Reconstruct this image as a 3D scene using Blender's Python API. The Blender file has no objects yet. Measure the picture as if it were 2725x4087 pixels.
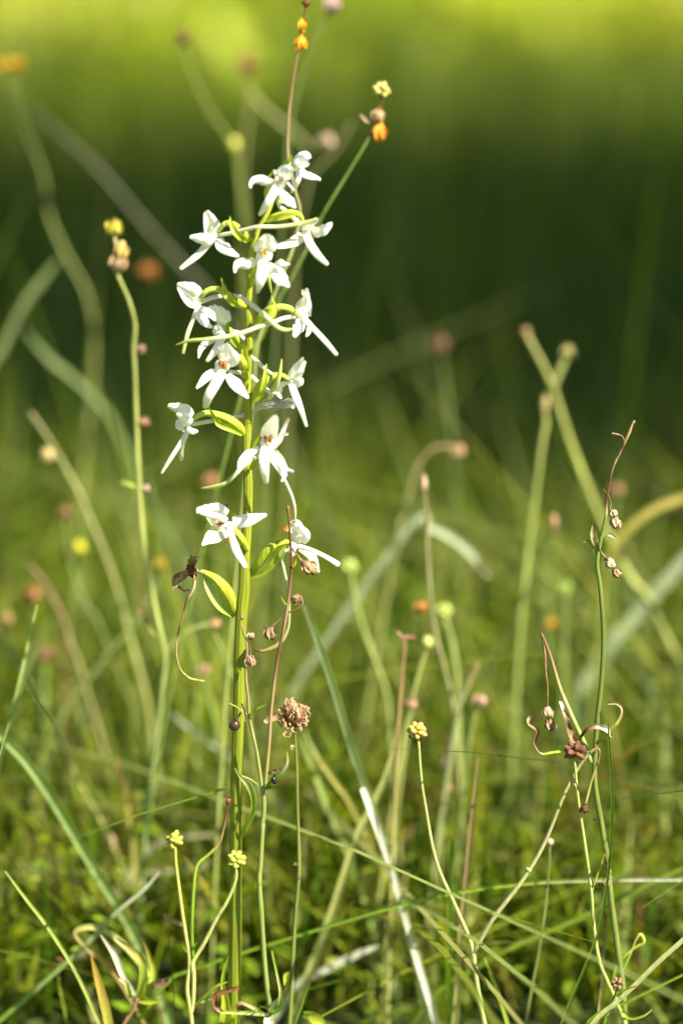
import bpy, math, random
import numpy as np
from mathutils import Vector, Matrix

random.seed(7)
RNG = np.random.default_rng(11)
sc = bpy.context.scene
COL = sc.collection
R = math.radians

# ------------------------------------------------------------------ camera
D, PITCH, FH = 1.20, R(12.0), 0.290          # focus distance, tilt, height of the field at focus
CZ = 0.035 + FH / 2 / math.cos(PITCH) + D * math.sin(PITCH)
CAM = Vector((0.0, -D * math.cos(PITCH), CZ))
cd = bpy.data.cameras.new('camera')
cam = bpy.data.objects.new('camera', cd)
COL.objects.link(cam)
cam.location = CAM
cam.rotation_euler = (math.pi / 2 - PITCH, 0, 0)
cd.sensor_fit = 'VERTICAL'
cd.sensor_height = 36.0
cd.lens = 36.0 * D / FH
cd.clip_start = 0.05
cd.clip_end = 600
cd.dof.use_dof = True
cd.dof.focus_distance = D
cd.dof.aperture_fstop = cd.lens / 30.0
cd.dof.aperture_blades = 8
sc.camera = cam

# ------------------------------------------------------------------ light
SUN = Vector((0.57, -0.42, 0.71)).normalized()     # direction towards the sun
w = bpy.data.worlds.new('World')
sc.world = w
w.use_nodes = True
nt = w.node_tree
sky = nt.nodes.new('ShaderNodeTexSky')
sky.sky_type = 'NISHITA'
sky.sun_disc = False
sky.sun_elevation = math.asin(SUN.z)
sky.sun_rotation = math.atan2(SUN.x, SUN.y)
sky.dust_density = 0.6
nt.nodes['Background'].inputs['Strength'].default_value = 0.05
nt.links.new(sky.outputs[0], nt.nodes['Background'].inputs['Color'])
sl = bpy.data.lights.new('sun', 'SUN')
sl.energy = 5.0
sl.angle = R(0.53)
sl.color = (1.0, 0.94, 0.79)
so = bpy.data.objects.new('sun', sl)
COL.objects.link(so)
so.location = (3, -2, 5)
so.rotation_euler = SUN.to_track_quat('Z', 'Y').to_euler()
sc.view_settings.view_transform = 'Standard'
sc.view_settings.look = 'None'
sc.view_settings.gamma = 1.0
sc.view_settings.exposure = 1.6
sc.cycles.use_denoising = True
sc.cycles.max_bounces = 8
sc.cycles.transmission_bounces = 6
sc.cycles.diffuse_bounces = 4
sc.cycles.sample_clamp_indirect = 4.0

# ------------------------------------------------------------------ picture measurements -> places
FULL = (0, 0, 2725 / 1568.0)
K = FH / D / 4087.0
FWD = Vector((0, math.cos(PITCH), -math.sin(PITCH)))
UP = Vector((0, math.sin(PITCH), math.cos(PITCH)))

def at(Z, p, Y):
    x = Z[0] + p[0] * Z[2]
    y = Z[1] + p[1] * Z[2]
    d = FWD + Vector((1, 0, 0)) * ((x - 1362.5) * K) + UP * ((2043.5 - y) * K)
    t = (Y - CAM.y) / d.y
    return CAM + d * t

def size(Z, wpx, Y):
    return wpx * Z[2] * K * (Y - CAM.y) / math.cos(PITCH)

def path(Z, pts, Y):
    """points are (x, y) or (x, y, mm nearer(-)/farther(+))"""
    return [at(Z, p, Y + (p[2] / 1000.0 if len(p) > 2 else 0.0)) for p in pts]

# ------------------------------------------------------------------ materials
def mat_plant(name, trans=0.35, rough=0.5, spec=0.3, mott=0.25, scale=900.0, bump=0.15, stretch=(1, 1, 0.25), tint=(1.1, 1.15, 0.6), speck=0.0):
    m = bpy.data.materials.new(name)
    m.use_nodes = True
    t = m.node_tree
    N, L = t.nodes, t.links
    N.clear()
    out = N.new('ShaderNodeOutputMaterial')
    at_ = N.new('ShaderNodeAttribute'); at_.attribute_name = 'Col'
    tc = N.new('ShaderNodeTexCoord')
    mp = N.new('ShaderNodeMapping'); mp.inputs['Scale'].default_value = stretch
    L.new(tc.outputs['Object'], mp.inputs['Vector'])
    nz = N.new('ShaderNodeTexNoise'); nz.inputs['Scale'].default_value = scale; nz.inputs['Detail'].default_value = 4
    L.new(mp.outputs[0], nz.inputs['Vector'])
    mr = N.new('ShaderNodeMapRange'); mr.inputs[1].default_value = 0.3; mr.inputs[2].default_value = 0.7
    mr.inputs[3].default_value = 1 - mott; mr.inputs[4].default_value = 1 + mott
    L.new(nz.outputs['Fac'], mr.inputs[0])
    mul = N.new('ShaderNodeVectorMath'); mul.operation = 'SCALE'
    L.new(at_.outputs['Color'], mul.inputs[0]); L.new(mr.outputs[0], mul.inputs['Scale'])
    col = mul.outputs[0]
    if speck > 0:
        n2 = N.new('ShaderNodeTexNoise'); n2.inputs['Scale'].default_value = scale * 0.6; n2.inputs['Detail'].default_value = 2
        L.new(tc.outputs['Object'], n2.inputs['Vector'])
        r2 = N.new('ShaderNodeMapRange'); r2.inputs[1].default_value = 0.66; r2.inputs[2].default_value = 0.74
        r2.inputs[3].default_value = 0.0; r2.inputs[4].default_value = speck
        L.new(n2.outputs['Fac'], r2.inputs[0])
        mx = N.new('ShaderNodeMixRGB'); mx.inputs[2].default_value = (0.11, 0.05, 0.015, 1)
        L.new(r2.outputs[0], mx.inputs[0]); L.new(col, mx.inputs[1])
        col = mx.outputs[0]
    pb = N.new('ShaderNodeBsdfPrincipled')
    pb.inputs['Roughness'].default_value = rough
    pb.inputs['Specular IOR Level'].default_value = spec
    L.new(col, pb.inputs['Base Color'])
    tl = N.new('ShaderNodeBsdfTranslucent')
    tm = N.new('ShaderNodeVectorMath'); tm.operation = 'MULTIPLY'; tm.inputs[1].default_value = tint
    L.new(col, tm.inputs[0]); L.new(tm.outputs[0], tl.inputs['Color'])
    if bump > 0:
        bp = N.new('ShaderNodeBump'); bp.inputs['Strength'].default_value = bump; bp.inputs['Distance'].default_value = 0.0004
        L.new(nz.outputs['Fac'], bp.inputs['Height'])
        L.new(bp.outputs[0], pb.inputs['Normal']); L.new(bp.outputs[0], tl.inputs['Normal'])
    mix = N.new('ShaderNodeMixShader'); mix.inputs[0].default_value = trans
    L.new(pb.outputs[0], mix.inputs[1]); L.new(tl.outputs[0], mix.inputs[2])
    L.new(mix.outputs[0], out.inputs['Surface'])
    return m

M = {
    'petal': mat_plant('white_petal', 0.26, 0.40, 0.35, 0.06, 700, 0.30, (1, 1, 1), (1.06, 1.04, 0.80), 0.10),
    'green': mat_plant('fresh_stem', 0.18, 0.45, 0.35, 0.24, 1100, 0.25, (1, 1, 0.06), (1.15, 1.2, 0.5), 0.10),
    'leaf': mat_plant('leaf', 0.45, 0.42, 0.4, 0.18, 600, 0.15, (1, 1, 0.15), (1.2, 1.3, 0.5), 0.06),
    'dry': mat_plant('dry_stalk', 0.15, 0.7, 0.2, 0.5, 900, 0.5, (1, 1, 0.4), (1.2, 1.0, 0.7), 0.35),
    'seed': mat_plant('seed', 0.12, 0.35, 0.5, 0.2, 1200, 0.2, (1, 1, 1), (1.2, 1.1, 0.5), 0.0),
    'grass': mat_plant('meadow_grass', 0.50, 0.5, 0.3, 0.15, 150, 0.0, (1, 1, 0.2), (1.25, 1.25, 0.55), 0.0),
    'silk': mat_plant('silk', 0.3, 0.5, 0.4, 0.1, 900, 0.0, (1, 1, 1), (1, 1, 1), 0.0),
    'bark': mat_plant('bark', 0.0, 0.9, 0.1, 0.4, 12, 0.8, (1, 1, 0.2), (1, 1, 1), 0.0),
}

WHITE = (0.92, 0.91, 0.87)
CREAM = (0.82, 0.80, 0.66)
SPUR = (0.70, 0.74, 0.46)
SPURTIP = (0.34, 0.42, 0.08)
OVARY = (0.41, 0.45, 0.04)
STEM = (0.25, 0.285, 0.020)
BRACT = (0.32, 0.42, 0.025)
BROWN = (0.15, 0.065, 0.025)
DBROWN = (0.09, 0.045, 0.02)
TAN = (0.34, 0.23, 0.12)
STRAW = (0.50, 0.42, 0.22)
PALE = (0.62, 0.62, 0.47)
G1 = (0.18, 0.30, 0.025)      # plain green
G2 = (0.31, 0.40, 0.045)      # yellow-green
G3 = (0.10, 0.19, 0.02)      # dark green
G4 = (0.30, 0.37, 0.17)      # grey-green
YEL = (0.52, 0.50, 0.08)
ORANGE = (0.70, 0.28, 0.02)
PINK = (0.29, 0.16, 0.09)

# ------------------------------------------------------------------ geometry helpers
def cat(vals, n):
    """Catmull-Rom resampling of a list of numbers or Vectors to n samples; returns also the parameter"""
    m = len(vals)
    out = []
    for i in range(n):
        t = i / (n - 1) * (m - 1)
        k = min(int(t), m - 2)
        f = t - k
        p1, p2 = vals[k], vals[k + 1]
        p0 = vals[k - 1] if k > 0 else p1 + (p1 - p2)
        p3 = vals[k + 2] if k + 2 < m else p2 + (p2 - p1)
        out.append(0.5 * ((2 * p1) + (p2 - p0) * f + (2 * p0 - 5 * p1 + 4 * p2 - p3) * f * f + (3 * p1 - p0 - 3 * p2 + p3) * f ** 3))
    return out

def lerp_list(vals, n):
    m = len(vals)
    if m == 1:
        return [vals[0]] * n
    out = []
    for i in range(n):
        t = i / (n - 1) * (m - 1)
        k = min(int(t), m - 2)
        f = t - k
        a, b = vals[k], vals[k + 1]
        if isinstance(a, tuple):
            out.append(tuple(a[j] + (b[j] - a[j]) * f for j in range(3)))
        else:
            out.append(a + (b - a) * f)
    return out

def cols(c):
    return c if isinstance(c, list) else [c]

class MB:
    def __init__(self):
        self.v, self.f, self.c = [], [], []

    def ring_faces(self, b0, b1, n, closed=True):
        for j in range(n if closed else n - 1):
            k = (j + 1) % n
            self.f.append((b0 + j, b0 + k, b1 + k, b1 + j))

    def tube(self, pts, radii, col, n=8, per=4, flat=1.0, ribs=0, ribd=0.0, caps=True, wob=0.0):
        m = max(2, (len(pts) - 1) * per + 1)
        P = cat([Vector(p) for p in pts], m)
        W = [max(1e-5, r) for r in cat(list(radii), m)] if len(radii) > 1 else [radii[0]] * m
        C = lerp_list(cols(col), m)
        if caps:
            # rounded ends
            t0 = (P[0] - P[1]).normalized(); t1 = (P[-1] - P[-2]).normalized()
            P = [P[0] + t0 * W[0] * 0.55] + P + [P[-1] + t1 * W[-1] * 0.55]
            W = [W[0] * 0.5] + W + [W[-1] * 0.5]
            C = [C[0]] + C + [C[-1]]
            m += 2
        view = None
        b0 = None
        for i in range(m):
            T = (P[min(i + 1, m - 1)] - P[max(i - 1, 0)]).normalized()
            V = (CAM - P[i]).normalized()
            B = T.cross(V)
            if B.length < 1e-4:
                B = T.orthogonal()
            B.normalize()
            if view is not None and B.dot(view) < 0 and False:
                B = -B
            view = B
            Nn = B.cross(T)
            base = len(self.v)
            tw = i * 0.05
            for j in range(n):
                a = 2 * math.pi * j / n
                rr = W[i] * (1 + ribd * math.cos(ribs * a + tw) if ribs else 1)
                if wob:
                    rr *= 1 + random.uniform(-wob, wob)
                self.v.append(P[i] + B * (math.cos(a) * rr) + Nn * (math.sin(a) * rr * flat))
                self.c.append(C[i])
            if b0 is not None:
                self.ring_faces(b0, base, n)
            else:
                self.f.append(tuple(range(base + n - 1, base - 1, -1)))
            b0 = base
        self.f.append(tuple(range(b0, b0 + n)))
        return self

    def ribbon(self, pts, widths, col, tilt=0.0, cup=0.12, n=5, per=4, tip=True, ruffle=0.0, fold=0.0, twist=0.0, base_round=False):
        m = max(3, (len(pts) - 1) * per + 1)
        P = cat([Vector(p) for p in pts], m)
        W = [max(2e-5, r) for r in cat(list(widths), m)]
        C = lerp_list(cols(col), m)
        if tip:
            t1 = (P[-1] - P[-2]).normalized()
            P += [P[-1] + t1 * W[-1] * 0.3, P[-1] + t1 * W[-1] * 0.42]
            W += [W[-1] * 0.7, W[-1] * 0.15]
            C += [C[-1], C[-1]]
            m += 2
        ph = random.uniform(0, 6.28)
        b0 = None
        for i in range(m):
            T = (P[min(i + 1, m - 1)] - P[max(i - 1, 0)]).normalized()
            V = (CAM - P[i]).normalized()
            B = T.cross(V)
            if B.length < 1e-4:
                B = T.orthogonal()
            B.normalize()
            Nn = B.cross(T).normalized()
            th = tilt + twist * (i / (m - 1) - 0.5)
            B2 = B * math.cos(th) + Nn * math.sin(th)
            N2 = Nn * math.cos(th) - B * math.sin(th)
            ww = W[i] / max(0.35, math.cos(th))
            base = len(self.v)
            for j in range(n):
                u = -1 + 2 * j / (n - 1)
                h = cup * ww * u * u + fold * ww * abs(u)
                if ruffle:
                    h += ruffle * ww * u * math.sin(i * 1.3 + ph + u)
                self.v.append(P[i] + B2 * (u * ww * 0.5) + N2 * h)
                self.c.append(C[i])
            if b0 is not None:
                self.ring_faces(b0, base, n, False)
            b0 = base
        return self

    def blob(self, c, r, col, ax=None, squash=(1, 1, 1), seg=10, rings=7, rough=0.0, seed=None, beak=0.0):
        """lumpy egg; ax = direction of its long axis"""
        rnd = random.Random(seed if seed is not None else random.random())
        c = Vector(c)
        q = (Vector(ax) if ax is not None else Vector((0, 0, 1))).to_track_quat('Z', 'Y').to_matrix()
        C = cols(col)
        prev = None
        fr = [(rnd.uniform(1, 4), rnd.uniform(1, 4), rnd.uniform(0, 6)) for _ in range(4)]
        for i in range(rings + 1):
            th = math.pi * i / rings
            base = len(self.v)
            for j in range(seg):
                a = 2 * math.pi * j / seg
                d = Vector((math.sin(th) * math.cos(a), math.sin(th) * math.sin(a), -math.cos(th)))
                k = 1.0
                if rough:
                    for (f1, f2, p) in fr:
                        k += rough * 0.5 * math.sin(f1 * 2 * a * 1.0 // 1 * 0 + f1 * 3 * d.x + f2 * 3 * d.y + p + f2 * d.z * 4)
                    k += rnd.uniform(-rough, rough) * 0.5
                z = d.z
                s = math.sin(th)
                v = Vector((d.x * squash[0], d.y * squash[1], d.z * squash[2])) * (r * k)
                if beak and i == rings:
                    v.z += beak * r
                self.v.append(c + q @ v)
                self.c.append(lerp_list(C, rings + 1)[i])
            if prev is not None:
                self.ring_faces(prev, base, seg)
            prev = base
        return self

    def build(self, name, mat, parent=None, origin=Vector((0, 0, 0)), smooth=True):
        me = bpy.data.meshes.new(name)
        o_ = origin
        me.from_pydata([tuple(v - o_) for v in self.v], [], self.f)
        ca = me.color_attributes.new('Col', 'FLOAT_COLOR', 'POINT')
        arr = np.ones((len(self.v), 4), dtype=np.float32)
        arr[:, :3] = np.array(self.c, dtype=np.float32)
        ca.data.foreach_set('color', arr.ravel())
        me.polygons.foreach_set('use_smooth', [smooth] * len(self.f))
        me.materials.append(M[mat])
        o = bpy.data.objects.new(name, me)
        COL.objects.link(o)
        if parent is not None:
            o.parent = parent
        return o

def tag(o, label, category, group=None):
    o['label'] = label
    o['category'] = category
    if group:
        o['group'] = group
    return o

def empty(name, loc):
    o = bpy.data.objects.new(name, None)
    o.empty_display_size = 0.02
    o.location = loc
    COL.objects.link(o)
    return o

GROUND_AMP = 0.004
def ground_z(x, y):
    return GROUND_AMP * (math.sin(x * 7.1 + 1.3) * math.cos(y * 5.3) + 0.6 * math.sin(x * 17 + y * 13))

def to_ground(P, lean=0.6):
    """continue a stem from its lowest traced point down into the soil"""
    a, b = P[-2], P[-1]
    g = ground_z(b.x, b.y) - 0.006
    h = b.z - g
    if h <= 0.002:
        return P
    d = (b - a)
    sx = d.x / max(abs(d.z), 0.35 * d.length + 1e-6)
    dx = max(-0.9, min(0.9, sx)) * h * lean
    mid = Vector((b.x + dx * 0.62, b.y, b.z - h * 0.5))
    end = Vector((b.x + dx, b.y, g))
    return P + [mid, end]

# ------------------------------------------------------------------ the setting: ground
def build_ground():
    n = 60
    xs = np.sign(np.linspace(-1, 1, n)) * np.abs(np.linspace(-1, 1, n)) ** 3.0 * 250
    ys = xs + 2.0
    V = [(x, y, ground_z(x, y) if abs(x) < 8 and abs(y) < 10 else 0.0) for y in ys for x in xs]
    F = [(j * n + i, j * n + i + 1, (j + 1) * n + i + 1, (j + 1) * n + i) for j in range(n - 1) for i in range(n - 1)]
    me = bpy.data.meshes.new('ground')
    me.from_pydata(V, [], F)
    m = bpy.data.materials.new('meadow_soil')
    m.use_nodes = True
    t = m.node_tree
    pb = t.nodes['Principled BSDF']
    pb.inputs['Roughness'].default_value = 0.95
    tc = t.nodes.new('ShaderNodeTexCoord')
    nz = t.nodes.new('ShaderNodeTexNoise'); nz.inputs['Scale'].default_value = 14; nz.inputs['Detail'].default_value = 8
    t.links.new(tc.outputs['Object'], nz.inputs['Vector'])
    rp = t.nodes.new('ShaderNodeValToRGB')
    rp.color_ramp.elements[0].position = 0.35; rp.color_ramp.elements[0].color = (0.05, 0.075, 0.010, 1)
    rp.color_ramp.elements[1].position = 0.65; rp.color_ramp.elements[1].color = (0.15, 0.17, 0.035, 1)
    e = rp.color_ramp.elements.new(0.52); e.color = (0.10, 0.13, 0.02, 1)
    t.links.new(nz.outputs['Fac'], rp.inputs[0]); t.links.new(rp.outputs[0], pb.inputs['Base Color'])
    bp = t.nodes.new('ShaderNodeBump'); bp.inputs['Strength'].default_value = 0.8; bp.inputs['Distance'].default_value = 0.01
    n2 = t.nodes.new('ShaderNodeTexNoise'); n2.inputs['Scale'].default_value = 90; n2.inputs['Detail'].default_value = 6
    t.links.new(tc.outputs['Object'], n2.inputs['Vector'])
    t.links.new(n2.outputs['Fac'], bp.inputs['Height']); t.links.new(bp.outputs[0], pb.inputs['Normal'])
    me.materials.append(m)
    o = bpy.data.objects.new('ground', me)
    COL.objects.link(o)
    o['kind'] = 'structure'
build_ground()

# ------------------------------------------------------------------ stuff: the meadow grass
def np_mesh(name, V, F, C, mat, loops):
    me = bpy.data.meshes.new(name)
    me.vertices.add(len(V)); me.vertices.foreach_set('co', V.astype(np.float32).ravel())
    nf = len(F)
    me.loops.add(nf * loops); me.loops.foreach_set('vertex_index', F.astype(np.int32).ravel())
    me.polygons.add(nf)
    me.polygons.foreach_set('loop_start', np.arange(0, nf * loops, loops, dtype=np.int32))
    me.polygons.foreach_set('use_smooth', np.ones(nf, dtype=bool))
    me.update(calc_edges=True)
    ca = me.color_attributes.new('Col', 'FLOAT_COLOR', 'POINT')
    a = np.ones((len(V), 4), dtype=np.float32); a[:, :3] = C
    ca.data.foreach_set('color', a.ravel())
    me.materials.append(M[mat])
    o = bpy.data.objects.new(name, me)
    COL.objects.link(o)
    return o

def sample_field(n, y0, y1, half0, slope):
    y = y0 + (y1 - y0) * RNG.random(n)
    x = (RNG.random(n) * 2 - 1) * (half0 + slope * (y + 1.2))
    return x, y

def grass_field(name, n, y0, y1, half0, slope, hmin, hmax, wmin, wmax, palette, weights, lean=0.5, seg=4, lowcap=None, patch=0.6):
    x, y = sample_field(n, y0, y1, half0, slope)
    h = hmin + (hmax - hmin) * RNG.random(n) ** 1.6
    if lowcap is not None:
        h = np.minimum(h, lowcap(x, y))
    clump = 0.5 + 0.5 * np.sin(x * 9 + 2 * np.sin(y * 6)) * np.cos(y * 8 + x * 3)
    h = h * (0.75 + 0.4 * clump)
    wd = wmin + (wmax - wmin) * RNG.random(n)
    az = RNG.random(n) * 2 * np.pi
    ln = lean * RNG.random(n) ** 1.3
    bend = 0.2 + 0.9 * RNG.random(n)
    face = az + np.pi / 2 + RNG.normal(0, 0.5, n)
    gz = GROUND_AMP * (np.sin(x * 7.1 + 1.3) * np.cos(y * 5.3) + 0.6 * np.sin(x * 17 + y * 13)) - 0.004
    ks = np.linspace(0, 1, seg + 1)
    V = np.zeros((n, seg + 1, 2, 3))
    for i, k in enumerate(ks):
        out = h * (ln * k + ln * bend * k * k)
        cx = x + np.cos(az) * out
        cy = y + np.sin(az) * out
        cz = gz + h * k * (1 - 0.35 * ln * bend * k)
        ww = wd * (1 - k ** 2.2) * 0.5 + 0.00008
        for s, sg in ((0, -1), (1, 1)):
            V[:, i, s, 0] = cx + sg * np.cos(face) * ww
            V[:, i, s, 1] = cy + sg * np.sin(face) * ww
            V[:, i, s, 2] = cz
    V = V.reshape(-1, 3)
    idx = np.arange(n)[:, None] * (2 * (seg + 1))
    F = np.concatenate([np.stack([idx[:, 0] + 2 * i, idx[:, 0] + 2 * i + 1, idx[:, 0] + 2 * i + 3, idx[:, 0] + 2 * i + 2], 1) for i in range(seg)])
    pal = np.array(palette)
    ch = RNG.choice(len(pal), n, p=np.array(weights) / sum(weights))
    C = pal[ch] * (0.7 + 0.6 * RNG.random((n, 1)))
    # drier, browner patches of sward and lusher ones
    pt = 0.5 + 0.5 * np.sin(x * 2.6 + 1.9 * np.sin(y * 1.7 + 1.0)) * np.cos(y * 2.3 + x * 1.1 + 0.6)
    k = np.clip((pt - 0.55) * 2.2, 0, 1)[:, None] * patch
    C = C * (1 - k) + C * np.array([1.9, 1.15, 1.3]) * k
    C = np.repeat(C, 2 * (seg + 1), axis=0)
    o = np_mesh(name, V, F, C, 'grass', 4)
    o['kind'] = 'stuff'
    return o

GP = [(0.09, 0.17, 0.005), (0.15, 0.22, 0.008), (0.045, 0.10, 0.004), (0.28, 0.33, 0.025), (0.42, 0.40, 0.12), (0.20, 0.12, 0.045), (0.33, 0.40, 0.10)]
GF = [(0.36, 0.46, 0.015), (0.50, 0.56, 0.03), (0.20, 0.30, 0.010), (0.62, 0.62, 0.08), (0.44, 0.36, 0.14), (0.26, 0.15, 0.06)]  # far grass palette, raised to put part of the sunlit brightness into its colour
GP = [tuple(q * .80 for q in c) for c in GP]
def cap(x, y):
    # the turf stays low just behind the flowering stems
    return np.where(y < 0.10, 0.06, np.where(y < 0.25, 0.06 + (y - 0.10) * 0.55, 0.145 + 0 * y))
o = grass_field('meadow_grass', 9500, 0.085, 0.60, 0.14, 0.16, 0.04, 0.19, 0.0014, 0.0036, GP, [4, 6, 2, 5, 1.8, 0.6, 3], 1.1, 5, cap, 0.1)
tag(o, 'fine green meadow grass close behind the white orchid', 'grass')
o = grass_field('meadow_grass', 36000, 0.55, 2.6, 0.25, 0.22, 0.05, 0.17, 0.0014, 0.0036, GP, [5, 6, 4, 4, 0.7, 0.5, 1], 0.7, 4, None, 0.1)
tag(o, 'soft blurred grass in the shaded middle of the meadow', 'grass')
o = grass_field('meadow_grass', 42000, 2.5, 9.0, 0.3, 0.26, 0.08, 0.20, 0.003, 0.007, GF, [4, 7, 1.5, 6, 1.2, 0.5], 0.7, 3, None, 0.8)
tag(o, 'sunlit yellow green grass at the far side of the meadow', 'grass')
o = grass_field('arching_grass', 420, 0.14, 0.55, 0.13, 0.15, 0.10, 0.22, 0.0020, 0.0042, GP, [3, 5, 1, 5, 3, 1, 5], 2.2, 8, None, 0.0)
tag(o, 'long arching pale grass leaves tangled low behind the stems', 'grass')
o = grass_field('tall_thin_grass', 900, 0.22, 1.5, 0.14, 0.18, 0.15, 0.30, 0.0010, 0.0024, GP, [5, 6, 3, 4, 1.5, 1.0, 1], 0.5, 6, None, 0.1)
o['kind'] = 'stuff'
tag(o, 'sparse tall thin grass stems standing above the shaded sward', 'grass')

def herb_field(name, nclump, y0, y1, half0, slope, per, lsize, hmax, palette):
    # low broad-leaved herbs growing in patches
    x, y = sample_field(nclump, y0, y1, half0, slope)
    n = nclump * per
    cx = np.repeat(x, per) + RNG.normal(0, 0.05, n); cy = np.repeat(y, per) + RNG.normal(0, 0.05, n)
    hz = np.repeat(RNG.uniform(0.4, 1, nclump), per) * hmax * RNG.uniform(0.15, 1, n)
    L_ = RNG.uniform(lsize[0], lsize[1], n)
    az = RNG.uniform(0, 6.283, n); el = RNG.normal(0.35, 0.3, n)
    d = np.stack([np.cos(az) * np.cos(el), np.sin(az) * np.cos(el), np.sin(el)], 1)
    w_ = np.stack([-np.sin(az), np.cos(az), np.zeros(n)], 1)
    c = np.stack([cx, cy, hz], 1)
    Lc = L_[:, None]
    up = np.array([0, 0, 1.0])
    z_ = up * Lc
    V = np.stack([c, c + d * Lc * .28 + w_ * Lc * .22 + z_ * .05, c + d * Lc * .66 + w_ * Lc * .2 + z_ * .03, c + d * Lc - z_ * .12,
                  c + d * Lc * .66 - w_ * Lc * .2 + z_ * .03, c + d * Lc * .28 - w_ * Lc * .22 + z_ * .05, c + d * Lc * .5 - z_ * .03], 1).reshape(-1, 3)
    b = np.arange(n) * 7
    F = np.concatenate([np.stack([b, b + 1, b + 2, b + 6], 1), np.stack([b + 6, b + 2, b + 3, b + 4], 1), np.stack([b, b + 6, b + 4, b + 5], 1)])
    pal = np.array(palette)
    C = np.repeat(pal[np.repeat(RNG.integers(0, len(pal), nclump), per)] * RNG.uniform(.75, 1.3, (n, 1)), 7, axis=0)
    o = np_mesh(name, V, F, C, 'leaf', 4)
    o['kind'] = 'stuff'
    return o
o = herb_field('leafy_herbs', 520, 2.2, 7.0, 0.3, 0.24, 50, (0.02, 0.05), 0.22, [(0.40, 0.50, 0.02), (0.58, 0.62, 0.05), (0.56, 0.58, 0.10), (0.20, 0.32, 0.015), (0.40, 0.32, 0.10)])  # leaf colours lifted with the far grass to read as sunlit
tag(o, 'patches of broad yellow green herbs in the sunlit far meadow', 'herbs')
o = herb_field('ground_leaves', 240, 0.10, 1.3, 0.12, 0.17, 60, (0.006, 0.013), 0.06, [(0.18, 0.28, 0.015), (0.28, 0.36, 0.03), (0.12, 0.20, 0.01), (0.32, 0.35, 0.06)])
tag(o, 'small leaves and moss cover low between the grass', 'ground cover')

# ------------------------------------------------------------------ trees beside the view whose crowns shade the meadow
def tree(name, base, top, crown_c, crown_r, nleaf, label, seed):
    rnd = random.Random(seed)
    b = Vector(base)
    root = empty(name, b)
    tag(root, label, 'tree', 'trees shading the meadow')
    mb = MB()
    cc = Vector(crown_c)
    pts = [b + Vector((0, 0, -0.1)), b + Vector((0.05, 0.03, top * 0.3)), Vector((b.x * 0.6 + cc.x * 0.4, b.y * 0.6 + cc.y * 0.4, top * 0.6)), Vector((cc.x, cc.y, top * 0.95))]
    mb.tube(pts, [0.14, 0.11, 0.08, 0.02], (0.10, 0.075, 0.05), n=10, per=4, wob=0.05)
    mb.build('trunk', 'bark', root, b)
    ends = []
    for k in range(12):
        a = rnd.uniform(0, 6.28)
        e = cc + Vector((math.cos(a) * crown_r[0] * rnd.uniform(.5, .95), math.sin(a) * crown_r[1] * rnd.uniform(.5, .95), crown_r[2] * rnd.uniform(-.7, .8)))
        s = Vector((cc.x * 0.7 + b.x * 0.3, cc.y * 0.7 + b.y * 0.3, min(top * 0.9, e.z - 0.2)))
        lm = MB().tube([s, s.lerp(e, 0.5) + Vector((0, 0, 0.12)), e], [0.035, 0.022, 0.008], (0.10, 0.075, 0.05), n=6, per=3)
        lm.build('limb', 'bark', root, b)
        ends.append(e)
    # leaves gathered in sprays round the limb ends
    c = np.zeros((nleaf, 3))
    cl = [cc + Vector((rnd.gauss(0, .45) * crown_r[0], rnd.gauss(0, .45) * crown_r[1], rnd.gauss(0, .4) * crown_r[2])) for _ in range(40)] + ends
    for i in range(nleaf):
        q = cl[rnd.randrange(len(cl))]
        c[i] = (q.x + rnd.gauss(0, .12), q.y + rnd.gauss(0, .11), q.z + rnd.gauss(0, .12))
    s = RNG.uniform(0.03, 0.055, (nleaf, 1))
    d1 = RNG.normal(size=(nleaf, 3)); d1[:, 2] *= 0.4; d1 /= np.linalg.norm(d1, axis=1, keepdims=True)
    d2 = np.cross(d1, RNG.normal(size=(nleaf, 3)) * 0.5 + np.array([0, 0, 1.0])); d2 /= np.linalg.norm(d2, axis=1, keepdims=True)
    V = np.stack([c - d1 * s, c + d2 * s * .55, c + d1 * s, c - d2 * s * .55], 1).reshape(-1, 3) - np.array(b)
    F = np.arange(nleaf * 4).reshape(-1, 4)
    C = np.repeat(np.array([(0.07, 0.12, 0.02)]) * RNG.uniform(.7, 1.4, (nleaf, 1)), 4, axis=0)
    o = np_mesh('crown', V, F, C, 'leaf', 4)
    o.parent = root

def shade_tree(gx, gy, h, base_off, r, nleaf, label, seed):
    """a tree whose crown at height h stands between the sun and the ground spot (gx, gy)"""
    t = h / SUN.z
    c = Vector((gx + SUN.x * t, gy + SUN.y * t, h))
    tree('broadleaf_tree', (c.x + base_off[0], c.y + base_off[1], 0), h, c, r, nleaf, label, seed)

shade_tree(0.66, 1.40, 3.3, (1.0, 1.0), (0.54, 0.26, 0.34), 13000, 'leafy tree standing beside the meadow, casting the deep shade', 3)
shade_tree(-0.08, 1.18, 3.7, (1.0, 1.0), (0.40, 0.24, 0.34), 9500, 'slimmer leafy tree behind the first, casting broken shade', 5)
shade_tree(-0.92, 1.00, 3.4, (1.0, 1.0), (0.44, 0.36, 0.34), 9000, 'small leafy tree between the others, casting shade on the left', 8)

# ================================================================== THE ORCHID
Z1 = (620, 800, .25510); Z2 = (950, 580, .25510); Z3 = (900, 900, .25510); Z4 = (680, 1100, .25510); Z5 = (980, 1100, .25510)
Z6 = (980, 1380, .19133); Z7 = (620, 1560, .19133); Z8 = (920, 1620, .19133)
ZA = (600, 580, .51020); ZB = (600, 1080, .51020); ZC = (600, 1580, .51020); ZD = (600, 1980, .51020); ZE = (600, 2700, .51020); ZF = (600, 3287, .51020)
NAT = (0, 0, 1.0)

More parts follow.
